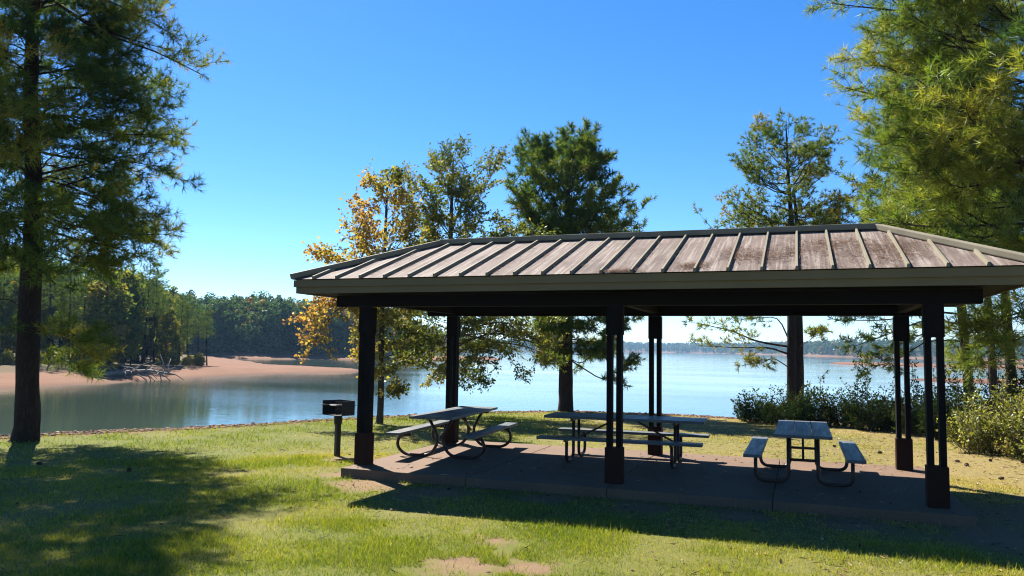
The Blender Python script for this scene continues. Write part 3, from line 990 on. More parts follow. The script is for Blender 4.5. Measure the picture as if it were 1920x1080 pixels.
# --- yellowing sycamore by the grill
DS = find_ground(712, 795)
def syc_tint(p, r):
    X, d = colx(p)
    w = fbm(p[:, 0] * .9, p[:, 2] * .9, 31)
    return np.clip(.62 - (X - 690) / 330 + (w - .47) * 1.1 + r.normal(0, .16, len(p)) - np.clip(1.6 - p[:, 2], 0, 2) * .12 * (X > 700), 0, 1)
DEC = dict(kind='leaf', m1=8, m2=5, nl=.1, nk=8, lw=.8, rlimb=.01, rise=(.3, .75, 1.6), sag=.05, a1=.75, grav=.05, l2=(.15, .4), jit=.04)
tree('sycamore_tree', 'slim sycamore with yellow autumn leaves between the grill and the shelter', 'tree', DS,
     [(712, 796, 20), (713, 770, 12), (716, 600, 10), (722, 450, 6), (727, 330, 2)],
     [(308, 720, 740), (335, 690, 750), (370, 660, 790), (410, 640, 800), (450, 640, 805), (485, 600, 820), (520, 595, 830), (560, 640, 800), (600, 660, 800), (640, 670, 820), (690, 690, 815), (740, 700, 760)],
     40, dict(DEC, tintf=syc_tint), (M_BARK2, M_TWIG, M_SYC), 7,
     extra=[(-.8, (716, 590), (680, 565), (630, 590), (585, 640)), (-.4, (716, 600), (670, 570), (620, 575), (580, 600)), (-1.2, (716, 585), (660, 570), (610, 600), (590, 650)), (0, (718, 560), (690, 545), (640, 560), (600, 590)), (-.5, (718, 520), (680, 500), (630, 490), (598, 482))],
     extra_o=dict(m1=9, m2=5, k1=.3, c1=.12, nk=8))

# --- olive-leaved hickory behind the back left post
DH = 25.0
tree('hickory_tree', 'olive green tree with spreading leafy limbs behind the back left post', 'tree', DH,
     [(848, 784, 26), (848, 740, 18), (847, 600, 15), (845, 450, 9), (850, 300, 2)],
     [(280, 815, 900), (305, 800, 935), (335, 765, 930), (370, 770, 890), (400, 790, 905), (430, 785, 960), (460, 780, 1010), (500, 790, 1000), (560, 780, 990), (600, 730, 1000), (640, 740, 1010), (680, 750, 1000), (720, 780, 900)],
     58, dict(DEC, nl=.11, nk=13, lw=.5, rise=(-.1, .6, 1.4)), (M_BARK2, M_TWIG, M_OAK), 13,
     extra=[(-1, (848, 650), (890, 634), (950, 620), (1010, 640)), (-.6, (848, 655), (900, 632), (940, 650), (975, 700)), (-1.6, (848, 640), (900, 610), (960, 610), (1000, 670)), (-.2, (848, 640), (810, 645), (775, 655), (740, 690)), (.3, (848, 640), (900, 600), (960, 590), (1040, 610)), (-.4, (848, 500), (900, 470), (960, 450), (1010, 440)), (-.3, (847, 430), (880, 355), (908, 315), (936, 306)), (.3, (847, 450), (812, 400), (780, 350), (762, 336)), (-.5, (847, 470), (890, 420), (930, 415), (960, 430)), (.4, (847, 480), (815, 440), (790, 420), (772, 400)),
            (.4, (848, 620), (920, 640), (990, 650), (1040, 680)), (-1.2, (848, 630), (930, 625), (990, 640), (1030, 650))],
     extra_o=dict(m1=10, m2=6, k1=.32, c1=.12, nk=9))

# --- round headed pine behind the middle of the shelter
DC = find_ground(1062, 772)
tree('pine_tree', 'dense round headed pine on the bank behind the middle of the shelter', 'pine tree', DC,
     [(1061, 773, 40), (1061, 750, 27), (1061, 640, 24), (1064, 520, 20), (1066, 430, 14), (1064, 340, 7), (1062, 275, 2)],
     [(246, 1025, 1095), (262, 990, 1122), (290, 975, 1130), (320, 945, 1145), (350, 945, 1185), (380, 955, 1185), (410, 975, 1205), (440, 985, 1220), (470, 990, 1215), (520, 1000, 1180), (580, 1010, 1190), (620, 1010, 1205), (660, 1020, 1210), (690, 1030, 1200)],
     74, dict(PINE, m1=9, m2=6, nk=13, nw=.028, nl=.23, rise=(-.1, .6, 1.5), sag=-.1, k1=.42, l2=(.15, .35), lr=(.78, 1.02), tq=.7, tiers=(278, 300, 345, 390, 430, 520, 600, 660)), (M_BARK, M_BARK, M_NEEDLE), 21,
     extra=[(0, (1064, 345), (1062, 315), (1058, 285), (1060, 258)), (-.6, (1064, 350), (1050, 320), (1030, 295), (1020, 270)), (.5, (1064, 350), (1080, 320), (1094, 295), (1104, 272)), (-.8, (1064, 360), (1070, 330), (1078, 300), (1080, 275)), (.7, (1064, 360), (1040, 330), (1005, 310), (985, 290)), (-.3, (1064, 360), (1095, 335), (1120, 315), (1135, 298)), (.4, (1064, 370), (1050, 340), (1042, 310), (1040, 280))],
     extra_o=dict(k1=.3, c1=.12))

# --- sparse pine with twin trunks behind the right of the shelter
DP = 29.0
tree('pine_tree', 'tall sparse pine with twin trunks rising from the dark shrubs', 'pine tree', DP,
     [(1482, 806, 24), (1484, 760, 17), (1484, 640, 16), (1485, 520, 13), (1484, 420, 9), (1478, 330, 5), (1474, 240, 2)],
     [(218, 1445, 1500), (245, 1400, 1545), (270, 1385, 1560), (300, 1370, 1575), (330, 1390, 1560), (350, 1420, 1530), (370, 1350, 1580), (395, 1335, 1590), (420, 1330, 1580), (450, 1350, 1570)],
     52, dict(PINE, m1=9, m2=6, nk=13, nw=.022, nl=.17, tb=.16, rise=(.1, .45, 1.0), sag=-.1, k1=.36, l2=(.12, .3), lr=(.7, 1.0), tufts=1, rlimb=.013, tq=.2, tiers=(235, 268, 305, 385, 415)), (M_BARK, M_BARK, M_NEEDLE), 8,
     extra=[(-.5, (1480, 665), (1440, 652), (1390, 652), (1310, 648)), (-1.0, (1480, 650), (1420, 640), (1370, 620), (1300, 605)), (-.8, (1480, 690), (1450, 672), (1430, 680), (1400, 683)), (.4, (1480, 640), (1460, 600), (1430, 595), (1380, 600)), (.5, (1500, 650), (1515, 640), (1528, 630), (1536, 622))],
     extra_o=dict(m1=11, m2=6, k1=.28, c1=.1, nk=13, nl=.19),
     twin=[(1500, 806, 26), (1498, 760, 17), (1497, 640, 16), (1496, 540, 12), (1495, 440, 8), (1488, 350, 3)])

# --- the near pine reaching in from the right
DE = 15.5
tree('pine_tree', 'near pine reaching in from the right edge with long sunlit yellow green needles', 'pine tree', DE,
     [(1985, 860, 66), (1983, 800, 52), (1980, 600, 46), (1985, 400, 40), (1990, 200, 34), (1990, 0, 26), (1990, -250, 12)],
     [(-230, 1830, 2150), (-120, 1760, 2200), (-40, 1700, 2200), (30, 1680, 2200), (80, 1695, 2200), (120, 1750, 2200), (160, 1690, 2200), (200, 1670, 2200), (250, 1680, 2200), (300, 1690, 2200), (350, 1710, 2200), (400, 1715, 2200), (450, 1725, 2200), (490, 1780, 2200), (530, 1860, 2200)],
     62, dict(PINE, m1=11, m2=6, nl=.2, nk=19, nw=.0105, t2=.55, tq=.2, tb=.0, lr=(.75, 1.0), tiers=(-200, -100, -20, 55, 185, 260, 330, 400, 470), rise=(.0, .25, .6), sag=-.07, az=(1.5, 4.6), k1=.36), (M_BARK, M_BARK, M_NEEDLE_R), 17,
     extra=[(-1.2, (1985, 260), (1850, 215), (1720, 195), (1585, 165)), (-1.0, (1990, 20), (1850, -15), (1720, 20), (1550, 5)), (-.5, (1985, 120), (1850, 60), (1770, 50), (1660, 52)), (.6, (1985, 340), (1850, 300), (1750, 275), (1640, 262)), (-.2, (1985, 470), (1850, 420), (1770, 375), (1680, 355)), (-.8, (1985, 560), (1900, 590), (1840, 600), (1785, 635)), (-.6, (1985, 600), (1900, 640), (1860, 655), (1825, 680)), (-1.4, (1985, 580), (1930, 590), (1890, 600), (1850, 630)), (.5, (1985, 540), (1930, 560), (1890, 585), (1855, 600))],
     extra_o=dict(m1=11, m2=5, k1=.2, c1=.1, nk=14))

# --- darker pines beyond it
BG = dict(PINE, m1=8, m2=5, nk=12, nw=.028, nl=.24, rise=(-.1, .3, 1.0), sag=0, k1=.36)
tree('pine_tree', 'dark trunked pine just right of the front right post, with low drooping limbs', 'pine tree', 28.0,
     [(1818, 748, 20), (1814, 700, 15), (1804, 590, 13), (1795, 450, 11), (1790, 250, 10), (1785, 100, 4)],
     [(120, 1750, 1830), (180, 1700, 1850), (260, 1640, 1870), (330, 1600, 1880), (390, 1580, 1880), (430, 1575, 1880), (470, 1600, 1880), (520, 1640, 1880)],
     56, BG, (M_BARK, M_BARK, M_NEEDLE), 31,
     extra=[(-1.0, (1806, 610), (1740, 600), (1670, 625), (1600, 650)), (-.6, (1808, 640), (1740, 640), (1690, 670), (1635, 690)), (-1.4, (1805, 590), (1740, 585), (1660, 600), (1580, 600)), (.3, (1806, 620), (1760, 615), (1700, 640), (1640, 665)), (-.6, (1806, 640), (1840, 620), (1860, 630), (1890, 650))],
     extra_o=dict(m1=9, m2=4, k1=.26, c1=.1, nk=12))
tree('pine_tree', 'slender dark trunked pine, middle one of three beyond the shelter roof corner', 'pine tree', 33.0,
     [(1862, 745, 15), (1858, 640, 11), (1852, 560, 10), (1845, 400, 8), (1840, 200, 5)],
     [(210, 1800, 1890), (300, 1740, 1930), (380, 1720, 1950), (450, 1740, 1950), (520, 1780, 1940)],
     34, BG, (M_BARK, M_BARK, M_NEEDLE), 37)
tree('pine_tree', 'dark trunked pine nearest the right edge beyond the sunlit needles', 'pine tree', 30.0,
     [(1898, 750, 19), (1892, 650, 14), (1885, 560, 12), (1880, 420, 10), (1872, 220, 6)],
     [(210, 1800, 1960), (300, 1740, 2000), (380, 1720, 2020), (450, 1740, 2020), (540, 1790, 2000)],
     40, BG, (M_BARK, M_BARK, M_NEEDLE), 41,
     extra=[(-.6, (1890, 640), (1860, 630), (1830, 650), (1800, 690)), (.4, (1890, 600), (1930, 590), (1960, 600), (1990, 640))], extra_o=dict(m1=9, m2=4, k1=.3))

# ------------------------------------------------------------------ shrubs
def shrub(name, label, px, D, wpx, hpx, nst, mat, seed, group=None, nl=.09, k=26, tall=()):
    r = np.random.default_rng(seed)
    b = ground_at(px, D)
    mpp = D / FPX
    root = empty(name, b, label, 'shrub', group)
    w, h = wpx * mpp / 2, hpx * mpp
    a = r.uniform(0, 2 * math.pi, nst); q = np.sqrt(r.uniform(0, 1, nst))
    S = np.stack([np.cos(a) * q * w * .6, np.sin(a) * q * w * .5, np.full(nst, -.1)], 1)
    tip = np.stack([np.cos(a) * q * w, np.sin(a) * q * w * .9, h * (1 - .45 * q ** 2) * r.uniform(.35, 1.12, nst)], 1)
    lob = 1 + .28 * np.sin(2 * a + seed) + .22 * np.sin(3 * a + 2 * seed)
    tip[:, :2] *= lob[:, None]; S[:, :2] *= lob[:, None]
    for (dx, hh) in tall:
        S = np.vstack([S, [[dx * mpp * RIGHT[0], dx * mpp * RIGHT[1], 0]]]); tip = np.vstack([tip, [[dx * mpp * RIGHT[0] + r.normal(0, .08), dx * mpp * RIGHT[1], hh * mpp]]])
    n = len(S)
    t = np.linspace(0, 1, NS)[None, :, None]
    pts = S[:, None] * (1 - t) + tip[:, None] * t + r.normal(0, .05, (n, 1, 3)) * np.sin(math.pi * t)
    gb, gl = Geo(), Geo()
    V, F = tubes(pts, np.full((n, NS), .008) * np.linspace(1, .4, NS), 4); gb.add(V, F)
    P, Dd, tt, pi = kids(r, pts, None, 10, .15, 1, .8, .9, .2)
    l = r.uniform(.12, .38, len(P))
    p1, d1 = grow(r, P, Dd, l, 2, .15, .05)
    V, F = tubes(p1, np.full((len(p1), 3), .004), 3); gb.add(V, F)
    kk = k // 3
    u = r.uniform(.1, 1.1, (len(p1), kk))
    lp = (p1[:, :1] + (p1[:, 2:] - p1[:, :1]) * u[..., None]).reshape(-1, 3) + r.normal(0, .03, (len(p1) * kk, 3))
    V, F, A = leaves(r, lp, np.repeat(d1[:, 1], kk, 0), r.uniform(.6, 1.25, len(lp)) * nl, np.repeat(r.normal(.45, .15, n)[pi], kk) + r.normal(0, .18, len(lp)), .5)
    gl.add(V, F, A)
    link('stems', gb.mesh('stems', M_TWIG), root)
    link('foliage', gl.mesh('foliage', mat), root)
    return root

G1 = 'dark shrubs along the lake bank'
for i, (px, D, w, h, ns, lab, tall) in enumerate([
    (1425, 26.0, 95, 48, 40, 'low dark shrub at the left end of the shrub row on the bank', ()),
    (1490, 25.5, 105, 66, 52, 'dark shrub wrapped round the foot of the twin trunked pine', ()),
    (1555, 25.5, 95, 66, 46, 'dark shrub just right of the twin trunked pine', ((-10, 85),)),
    (1615, 25.0, 90, 70, 46, 'dark shrub with one tall leafy spray above the row', ((-6, 108), (0, 100), (12, 84))),
    (1672, 25.0, 90, 72, 46, 'dark shrub seen behind the back right post', ((10, 104),)),
    (1730, 24.0, 100, 82, 50, 'dark shrub framed between the right pair of posts', ((-20, 116), (-8, 108))),
    (1790, 23.0, 110, 92, 56, 'mixed green shrub at the foot of the pine right of the front right post', ((-30, 122),)),
    ]):
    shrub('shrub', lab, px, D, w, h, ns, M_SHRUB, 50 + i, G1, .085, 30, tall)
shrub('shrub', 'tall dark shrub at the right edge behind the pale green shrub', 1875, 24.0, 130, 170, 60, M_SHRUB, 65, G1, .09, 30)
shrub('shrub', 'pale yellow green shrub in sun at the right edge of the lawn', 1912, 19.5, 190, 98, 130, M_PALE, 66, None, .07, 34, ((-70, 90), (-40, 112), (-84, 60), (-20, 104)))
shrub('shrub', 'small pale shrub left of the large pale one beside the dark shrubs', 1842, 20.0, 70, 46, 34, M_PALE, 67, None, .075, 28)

# ================================================================== far trees
def proto_tree(kind, H, prof, n, seed, o, mats, rt):
    r = np.random.default_rng(seed)
    gt, gb, gl = Geo(), Geo(), Geo()
    lean = r.normal(0, .02, 2)
    zz = np.array([-.6, .1, .35, .7, 1.]) * H
    zz[0] = -.6
    pts = np.stack([lean[0] * zz + r.normal(0, .06, 5), lean[1] * zz, zz], 1)
    P, rr = trunk_geo(gt, pts, np.array([1.25, 1, .85, .5, .12]) * rt, 7, seed, 3)
    lb = limbs_from_profile(r, P, [(z * H, a * H, b * H) for z, a, b in prof], n, 0, o)
    crown(r, gb, gl, lb, o)
    return gt.mesh('trunk', mats[0], True), gb.mesh('branches', mats[1], True), gl.mesh('crown', mats[2])

M_FARN = mat_foliage('far_pine_needles', [(0, (.03, .065, .016)), (.5, (.085, .135, .024)), (1, (.18, .2, .03))], .4, .01)
M_FARL = mat_foliage('far_leaves', [(0, (.04, .075, .016)), (.5, (.11, .14, .024)), (.8, (.2, .17, .026)), (1, (.3, .16, .035))], .45, .01)
FARP = dict(kind='pine', m1=6, m2=3, nl=.42, nk=9, nw=.05, rlimb=.012, tufts=1, l2=(.2, .6), rise=(-.1, .25, 1.), sag=0, k1=.4, rt=.012)
FARD = dict(kind='leaf', m1=6, m2=3, nl=.5, nk=5, lw=.7, rlimb=.012, l2=(.3, .8), rise=(.3, .7, 1.5), sag=.05, jit=.2, rt=.012)
PROTO = [
    proto_tree('p', 15, [(.45, .10, .12), (.55, .16, .12), (.7, .17, .2), (.82, .14, .17), (.93, .09, .08), (1., .02, .02)], 34, 101, FARP, (M_BARK, M_BARK, M_FARN), .17),
    proto_tree('p', 15, [(.5, .06, .1), (.62, .13, .2), (.72, .10, .13), (.84, .16, .1), (.95, .09, .1), (1., .02, .02)], 26, 102, FARP, (M_BARK, M_BARK, M_FARN), .18),
    proto_tree('p', 15, [(.3, .05, .08), (.45, .12, .1), (.6, .13, .15), (.75, .13, .11), (.9, .07, .07), (1., .01, .01)], 36, 103, FARP, (M_BARK, M_BARK, M_FARN), .15),
    proto_tree('d', 11, [(.12, .12, .1), (.3, .22, .2), (.5, .25, .24), (.7, .22, .22), (.88, .14, .14), (1., .03, .03)], 34, 104, FARD, (M_BARK2, M_TWIG, M_FARL), .14),
    proto_tree('d', 11, [(.1, .08, .1), (.35, .18, .16), (.6, .19, .2), (.8, .14, .13), (1., .02, .02)], 28, 105, FARD, (M_BARK2, M_TWIG, M_FARL), .12),
    proto_tree('b', 4, [(.02, .2, .3), (.25, .45, .4), (.5, .42, .45), (.75, .3, .3), (1., .06, .06)], 22, 106, dict(FARD, nl=.34, l2=(.2, .5), rise=(.1, .5, 1.4)), (M_BARK2, M_TWIG, M_FARL), .05),
]
PH = [15, 15, 15, 11, 11, 4]
KIND = ['pine_tree', 'pine_tree', 'pine_tree', 'tree', 'tree', 'shrub']

def far_tree(k, px, D, H, label, group, rz):
    b = ground_at(px, D)
    s = H / PH[k]
    root = empty(KIND[k], b, label, KIND[k].replace('_', ' '), group, rz)
    root.scale = (s, s, s)
    for nm, me in zip(('trunk', 'branches', 'crown'), PROTO[k]):
        o = bpy.data.objects.new(nm, me)
        COL.objects.link(o)
        o.parent = root

GP = 'trees on the sandy point across the water'
fr = np.random.default_rng(77)
named = [  # kind, px, D, top py, label
    (1, 233, 112, 513, 'tall pine with a flat open crown, left of the tallest pair on the far point'),
    (0, 268, 112, 505, 'tallest pine on the far point, its trunk bare to half height'),
    (1, 290, 118, 509, 'tall bare trunked pine beside the tallest one on the far point'),
    (0, 176, 108, 508, 'tall dark pine on the far point just clear of the big near pine'),
    (2, 150, 104, 516, 'dark pine on the far point seen through the big near pine\'s right side'),
    (2, 335, 120, 556, 'shorter pine on the far point above the driftwood'),
    (2, 352, 122, 560, 'green pine near the tip of the wood on the far point'),
    (0, 372, 124, 580, 'slim pine second from the outer end of the wood on the far point'),
    (1, 389, 126, 582, 'slim pine at the outer end of the wood on the far point'),
    (3, 206, 112, 560, 'rounded leafy tree low on the far point left of the tall pines'),
    (4, 312, 116, 585, 'leafy yellow green tree between the tall and the shorter pines on the far point'),
    (3, 168, 110, 580, 'bushy tree at the water side of the far point beside the big near pine'),
]
for (k, px, D, ty, lab) in named:
    b = ground_at(px, D)
    H = CAM[2] + (654 - (960 - px) * .015 - ty) / FPX * D - b[2]
    far_tree(k, px, D, H, lab, GP, fr.uniform(0, 6))
for i in range(130):                           # the wood behind them
    px = fr.uniform(-120, 345); D = fr.uniform(102, 165)
    if px > 250: D = max(D, 128)
    ty = np.interp(px, [-120, 100, 200, 300, 345], [470, 498, 518, 540, 575]) + fr.uniform(-5, 60)
    b = ground_at(px, D)
    H = max(4, CAM[2] + (654 - (960 - px) * .015 - ty) / FPX * D - b[2])
    k = int(fr.choice([0, 1, 2, 2, 3, 4, 3]))
    far_tree(k, px, D, H, ['dark pine filling the wood among and behind the tall ones on the far point', 'leafy tree filling in among the pines on the far point'][k > 2], GP + (', pines of the wood' if k < 3 else ', leafy trees of the wood'), fr.uniform(0, 6))
for i in range(34):
    px = fr.uniform(-80, 392); D = np.interp(px, [-80, 200, 350, 392], [96, 108, 118, 124]) + fr.uniform(-3, 10)
    far_tree(5, px, D, fr.uniform(.7, 1.7), 'low leafy shrub along the wood\'s edge on the far point', 'shrubs at the edge of the wood on the far point', fr.uniform(0, 6))

# driftwood
def make_drift():
    r = np.random.default_rng(9)
    b = ground_at(262, 93)
    root = empty('driftwood', b, 'fallen bleached tree lying on the sand of the far point', 'driftwood')
    m = MB()
    m.tube([(-2.6, 0, .5), (-1, .1, .75), (1, 0, .9), (3.2, -.2, .55)], [.2, .17, .13, .06], 7)
    for i in range(30):
        x = r.uniform(-2.4, 3)
        d = Vector((r.uniform(-.5, 1), r.uniform(-1, .6), r.uniform(-.5, .5))).normalized() * r.uniform(.8, 2.2)
        s = Vector((x, 0, .7))
        m.tube([s, s + d * .5 + Vector((0, 0, .15)), s + d], [.06, .045, .02], 5)
    n = NT('driftwood_mat')
    p = n.geo()
    m.build('log', n.principled(n.mix(n.noise(p, 4, 4), (.14, .11, .09), (.3, .25, .2)), .9), root)
    root.rotation_euler = (0, 0, YAW * -1)
    root.scale = (1.25, 1.25, 1.15)
make_drift()

# ---- woods that read as one mass
def wood_mass(name, label, spec, seed, clump, per):
    """spec rows: (x0, x1, count, offset range behind the shore, height range)"""
    r = np.random.default_rng(seed)
    V, T, NN = [], [], []
    for (x0, x1, cnt, o0, o1, h0, h1) in spec:
        for i in range(cnt):
            px = r.uniform(x0, x1)
            D = float(np.interp(px, SHO_X, SHO_R)) + o0 + (o1 - o0) * r.uniform(0, 1) ** 1.3
            b = ground_at(px, D)
            h = r.uniform(h0, h1)
            pine = r.uniform() < .5
            w = h * (r.uniform(.13, .2) if pine else r.uniform(.22, .32))
            k = per
            # points on an uneven crown: several lobes
            nl = 5 if not pine else 7
            lz = r.uniform(.3 if pine else .25, .95, nl)
            lo = np.stack([r.normal(0, .45, nl) * w, r.normal(0, .45, nl) * w, lz * h], 1)
            lr = w * (.75 - .45 * lz) * r.uniform(.7, 1.2, nl) + .35
            j = r.integers(0, nl, k)
            d = nrm(r.normal(0, 1, (k, 3)))
            pos = b + lo[j] + d * (lr[j] * r.uniform(.6, 1.05, k))[:, None] * np.array([1, 1, 1.0])
            low = r.uniform(0, 1, k) < .12
            pos[low, 2] = b[2] + r.uniform(0, .35, low.sum()) * h
            V.append(pos); NN.append(nrm(d * np.array([1, 1, 1.2]) + r.normal(0, .38, d.shape)))
            base = r.choice([.12, .25, .3, .4, .55, .68, .9], p=[.2, .2, .2, .16, .12, .08, .04])
            T.append(np.clip(base + r.normal(0, .1, k), 0, 1))
    P = np.concatenate(V); T = np.concatenate(T)
    N = np.concatenate(NN); d = nrm(np.cross(N, r.normal(0, 1, P.shape))); s = np.cross(N, d)
    S = (clump * r.uniform(.6, 1.3, len(P)))[:, None]
    Q = np.stack([P - d * S * .5, P + s * S * .4, P + d * S * .5, P - s * S * .4], 1).reshape(-1, 3)
    tag(link(name, npmesh(name, Q, [np.arange(len(Q)).reshape(-1, 4)], M_MASS, {'tint': T})), label, 'woodland', kind='stuff')
M_MASS = mat_foliage('woodland_leaves', [(0, (.022, .052, .016)), (.35, (.048, .09, .02)), (.6, (.1, .125, .024)), (.8, (.18, .14, .028)), (1, (.27, .11, .03))], .4, .01)
wood_mass('woodland', 'dense mixed wood along the far shore behind the sandy point', [(300, 720, 400, 14, 40, 9, 17), (240, 760, 420, 40, 120, 11, 19), (-350, 300, 260, 5, 50, 12, 19)], 201, .85, 420)
wood_mass('woodland', 'low blue wood on the shore fading away to the right of the sycamore', [(720, 960, 260, 14, 120, 11, 17)], 202, 2.0, 90)
wood_mass('woodland', 'hazy blue line of woods on the most distant shore across the open lake', [(930, 1540, 1500, 14, 400, 11, 15)], 203, 4.0, 40)
wood_mass('woodland', 'green wood along the distant right shore behind pink sand', [(1535, 2300, 1100, 14, 150, 12, 17)], 204, 2.4, 70)

# ================================================================== grass, stones, cones
M_GRASS = mat_foliage('grass_blades', [(0, (.07, .11, .007)), (.3, (.2, .225, .013)), (.6, (.3, .26, .034)), (1, (.42, .31, .11))], .5, .04)


def make_grass():
    r = np.random.default_rng(15)
    th = []; rr = []
    for (n, a, b) in ((230000, 5.2, 9.), (230000, 9., 15.), (150000, 15., 29.)):
        rr.append(np.sqrt(r.uniform(a * a, b * b, n)))
        th.append(np.radians(r.uniform(-36, 36, n)))
    rr = np.concatenate(rr); th = np.concatenate(th)
    xy = CAM[:2] + (np.cos(th)[:, None] * F0[:2] + np.sin(th)[:, None] * RIGHT[:2]) * rr[:, None]
    P = np.zeros((len(xy), 3)); P[:, :2] = xy
    X, _ = colx(P)
    w = (fbm(xy[:, 0] * .35, xy[:, 1] * .35, 5) - .47)
    ok = rr < np.interp(X, EDGE_X, EDGE_R) + w * 1.1 - .75 + r.normal(0, .3, len(xy))
    ok &= ~((xy[:, 0] > -.14) & (xy[:, 0] < 8.14) & (xy[:, 1] > -.47) & (xy[:, 1] < 3.61))
    nz = fbm(xy[:, 0] * 3, xy[:, 1] * 3, 55)
    for s in SPOTS:
        d = np.hypot(xy[:, 0] - s[0], xy[:, 1] - s[1]) + (nz - .47) * 1.2
        ok &= (d > s[2] * .85) | (r.uniform(0, 1, len(d)) < .06)
    clump = fbm(xy[:, 0] * 1.6, xy[:, 1] * 1.6, 61)
    ok &= r.uniform(0, 1, len(xy)) < np.clip((clump - .2) * 2.6, .25, 1)
    P, xy, rr, clump = P[ok], xy[ok], rr[ok], clump[ok]
    P[:, 2] = height(P) - .005
    n = len(P)
    dry = dryness(xy[:, 0], xy[:, 1])
    h = r.gamma(5, .2, n) * .034 * (1.2 - .75 * dry) * (.55 + clump) * np.interp(rr, [6, 20], [1, 1.25])
    h = np.clip(h, .012, .2)
    lean = r.normal(0, .55, (n, 3)); lean[:, 2] = 1
    d = nrm(lean)
    wd = nrm(np.cross(d, r.normal(0, 1, (n, 3)))) * (np.interp(rr, [5, 12, 28], [.0045, .009, .02]) / 2)[:, None]
    tip = P + d * h[:, None]
    V = np.stack([P - wd, P + wd, tip], 1).reshape(-1, 3)
    tint = np.clip(.12 + dry * .75 + r.normal(0, .16, n) + (r.uniform(0, 1, n) < .06) * .35, 0, 1)
    tag(link('grass', npmesh('grass', V, [np.arange(len(V)).reshape(-1, 3)], M_GRASS, {'tint': tint})), kind='stuff')
make_grass()

def make_stones():
    r = np.random.default_rng(23)
    n = 7500
    th = np.radians(r.uniform(-36, 36, n))
    d2 = np.cos(th)[:, None] * F0[:2] + np.sin(th)[:, None] * RIGHT[:2]
    P0 = np.zeros((n, 3)); P0[:, :2] = CAM[:2] + d2 * 20
    X, _ = colx(P0)
    P = np.zeros((n, 3)); P[:, :2] = CAM[:2] + d2 * (np.interp(X, EDGE_X, EDGE_R) + r.gamma(2, .4, n) - 1.15)[:, None]
    w = (fbm(P[:, 0] * .35, P[:, 1] * .35, 5) - .47)
    P[:, :2] += d2 * (w * 1.1)[:, None]
    keep = X < 1750
    P = P[keep]; n = len(P)
    P[:, 2] = height(P)
    s = np.clip(r.gamma(1.6, .016, n), .008, .06)
    oc = np.array([[1, 0, 0], [0, 1, 0], [-1, 0, 0], [0, -1, 0], [.1, .1, .75], [0, 0, -.6], [.7, .7, .35], [-.7, .6, .4], [-.6, -.7, .3], [.7, -.65, .4]])
    fc = np.array([[0, 6, 4], [6, 1, 4], [1, 7, 4], [7, 2, 4], [2, 8, 4], [8, 3, 4], [3, 9, 4], [9, 0, 4], [0, 5, 6], [6, 5, 1], [1, 5, 7], [7, 5, 2], [2, 5, 8], [8, 5, 3], [3, 5, 9], [9, 5, 0]])
    a = r.uniform(0, 6.28, n)
    q = oc[None] * s[:, None, None] * r.uniform(.7, 1.3, (n, 10, 1)) * np.array([1, 1, .7])
    c, sn = np.cos(a)[:, None], np.sin(a)[:, None]
    V = np.stack([q[..., 0] * c - q[..., 1] * sn, q[..., 0] * sn + q[..., 1] * c, q[..., 2]], -1) + P[:, None]
    F = (fc[None] + (np.arange(n) * 10)[:, None, None]).reshape(-1, 3)
    m = NT('stone_mat')
    mt = m.principled(m.ramp(m.attr('tint'), [(0, (.06, .03, .022)), (.6, (.15, .075, .05)), (1, (.27, .19, .15))]), .9, None, 0, .2)
    tag(link('gravel', npmesh('gravel', V.reshape(-1, 3), [F], mt, {'tint': np.repeat(r.uniform(0, 1, n), 16)})), kind='stuff')
make_stones()

def make_litter():
    r = np.random.default_rng(88)
    n = 15000
    rr = np.sqrt(r.uniform(5.2 ** 2, 24 ** 2, n)); th = np.radians(r.uniform(-36, 36, n))
    xy = CAM[:2] + (np.cos(th)[:, None] * F0[:2] + np.sin(th)[:, None] * RIGHT[:2]) * rr[:, None]
    dens = np.clip(.2 + xy[:, 0] * .07 + (fbm(xy[:, 0] * .7, xy[:, 1] * .7, 91) - .47) * 2, .05, 1)
    ok = (r.uniform(0, 1, n) < dens) & ~((xy[:, 0] > -.2) & (xy[:, 0] < 8.2) & (xy[:, 1] > -.5) & (xy[:, 1] < 3.65) & (r.uniform(0, 1, n) < .55))
    xy = xy[ok]; rr = rr[ok]; n = len(xy)
    P = np.zeros((n, 3)); P[:, :2] = xy; P[:, 2] = height(P) + r.uniform(.006, .03, n)
    on = (xy[:, 0] > -.1) & (xy[:, 0] < 8.1) & (xy[:, 1] > -.43) & (xy[:, 1] < 3.58)
    edge = (xy[:, 0] > -.2) & (xy[:, 0] < 8.2) & (xy[:, 1] > -.5) & (xy[:, 1] < 3.65) & ~on
    P[on, 2] = .006
    P[edge, 2] -= .4
    straw = r.uniform(0, 1, n) < .6
    d = nrm(np.stack([r.normal(0, 1, n), r.normal(0, 1, n), r.normal(0, .15, n)], 1))
    w = nrm(np.cross(d, ZV + r.normal(0, .3, (n, 3))))
    L = np.where(straw, r.uniform(.08, .18, n), r.uniform(.03, .075, n))[:, None]
    W = np.where(straw, .004, r.uniform(.015, .04, n))[:, None]
    V = np.stack([P - d * L / 2, P + w * W / 2 + ZV * .006, P + d * L / 2 + ZV * .004, P - w * W / 2], 1).reshape(-1, 3)
    m = NT('litter_mat')
    mt = m.principled(m.ramp(m.attr('tint'), [(0, (.03, .018, .01)), (.5, (.13, .07, .035)), (.8, (.26, .17, .08)), (1, (.34, .28, .17))]), .9, None, 0, .1)
    tag(link('leaf_litter', npmesh('leaf_litter', V, [np.arange(len(V)).reshape(-1, 4)], mt, {'tint': r.uniform(0, 1, n)})), kind='stuff')
make_litter()

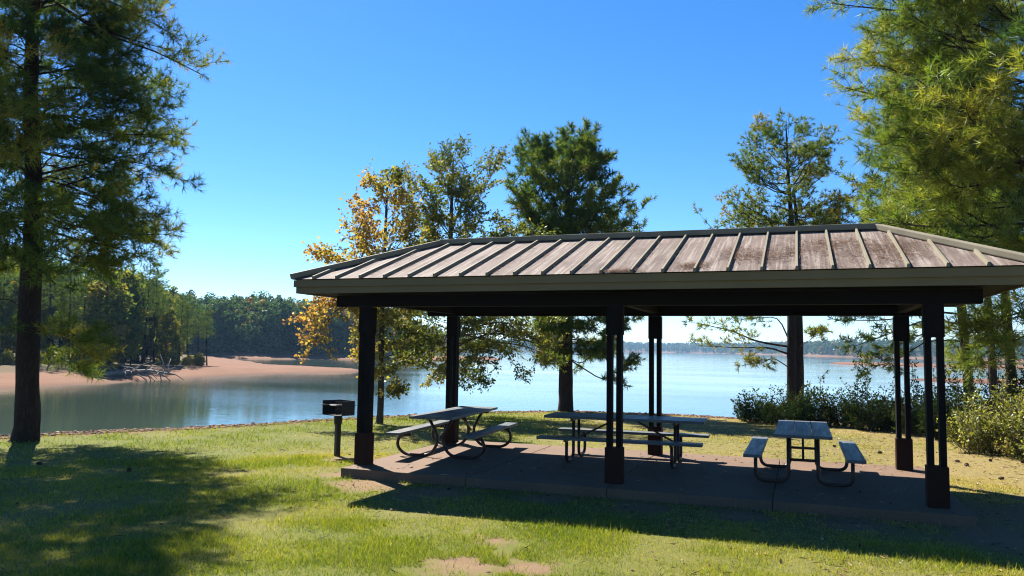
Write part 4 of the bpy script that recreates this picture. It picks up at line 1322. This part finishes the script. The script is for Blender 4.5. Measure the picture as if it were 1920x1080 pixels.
def make_cones():
    m = NT('pine_cone_mat')
    mt = m.principled(m.mix(m.noise(m.geo(), 60, 3), (.03, .018, .012), (.11, .065, .04)), .85)
    g = Geo()
    V, F = [], []
    b = MB()
    b.tube([(-.055, 0, 0), (-.04, 0, 0), (0, 0, 0), (.045, 0, 0), (.065, 0, 0)], [.012, .028, .034, .02, .006], 8)
    for k in range(70):
        t = k / 70
        x = -.05 + .11 * t
        rad = np.interp(x, [-.055, -.03, 0, .045, .065], [.018, .034, .04, .024, .008])
        a = k * 2.39996
        u = Vector((0, math.cos(a), math.sin(a))); s = Vector((0, -math.sin(a), math.cos(a)))
        p = Vector((x, 0, 0))
        vs = [b.bm.verts.new(p + u * rad * .55 + s * .004), b.bm.verts.new(p + u * rad * 1.12 + s * .009 + Vector((.012, 0, 0))), b.bm.verts.new(p + u * rad * 1.2 + Vector((.018, 0, 0))), b.bm.verts.new(p + u * rad * 1.12 - s * .009 + Vector((.012, 0, 0))), b.bm.verts.new(p + u * rad * .55 - s * .004)]
        b.bm.faces.new(vs)
    me = b.build('pine_cone', mt)
    r = random.Random(4)
    spots = [(1562, 840, 0), (1645, 851, 0), (1790, 868, 0), (1806, 875, 0), (1850, 866, 0), (1911, 869, 0), (1843, 850, 0), (1580, 848, 0), (1870, 900, 0), (254, 886, 1), (88, 872, 1)]
    for i, (px, py, lf) in enumerate(spots):
        D = find_ground(px, py, 8)
        p = ground_at(px, D)
        o = me if i == 0 else me.copy()
        if i: COL.objects.link(o)
        o.location = Vector(p) + Vector((0, 0, .024))
        o.rotation_euler = (r.uniform(0, 6), r.uniform(-.3, .3), r.uniform(0, 6))
        o.scale = [r.uniform(.65, .85)] * 3
        tag(o, ['dark pine cone lying on the dry grass right of the shelter', 'dark pine cone lying on the shaded lawn below the big left pine'][lf], 'pine cone', ['pine cones on the dry grass at the right', 'pine cones on the left lawn'][lf])
make_cones()

# ================================================================== haze
def make_haze():
    n = NT('haze_mat')
    v = n.n('ShaderNodeVolumePrincipled')
    v.inputs['Color'].default_value = (.38, .66, 1, 1)
    v.inputs['Density'].default_value = .00016
    v.inputs['Anisotropy'].default_value = 0
    n.l(v.outputs[0], n.out.inputs['Volume'])
    b = MB().box((CAM[0], CAM[1], 20), (8800, 8800, 52))
    tag(b.build('haze', n.m), kind='stuff')
make_haze()
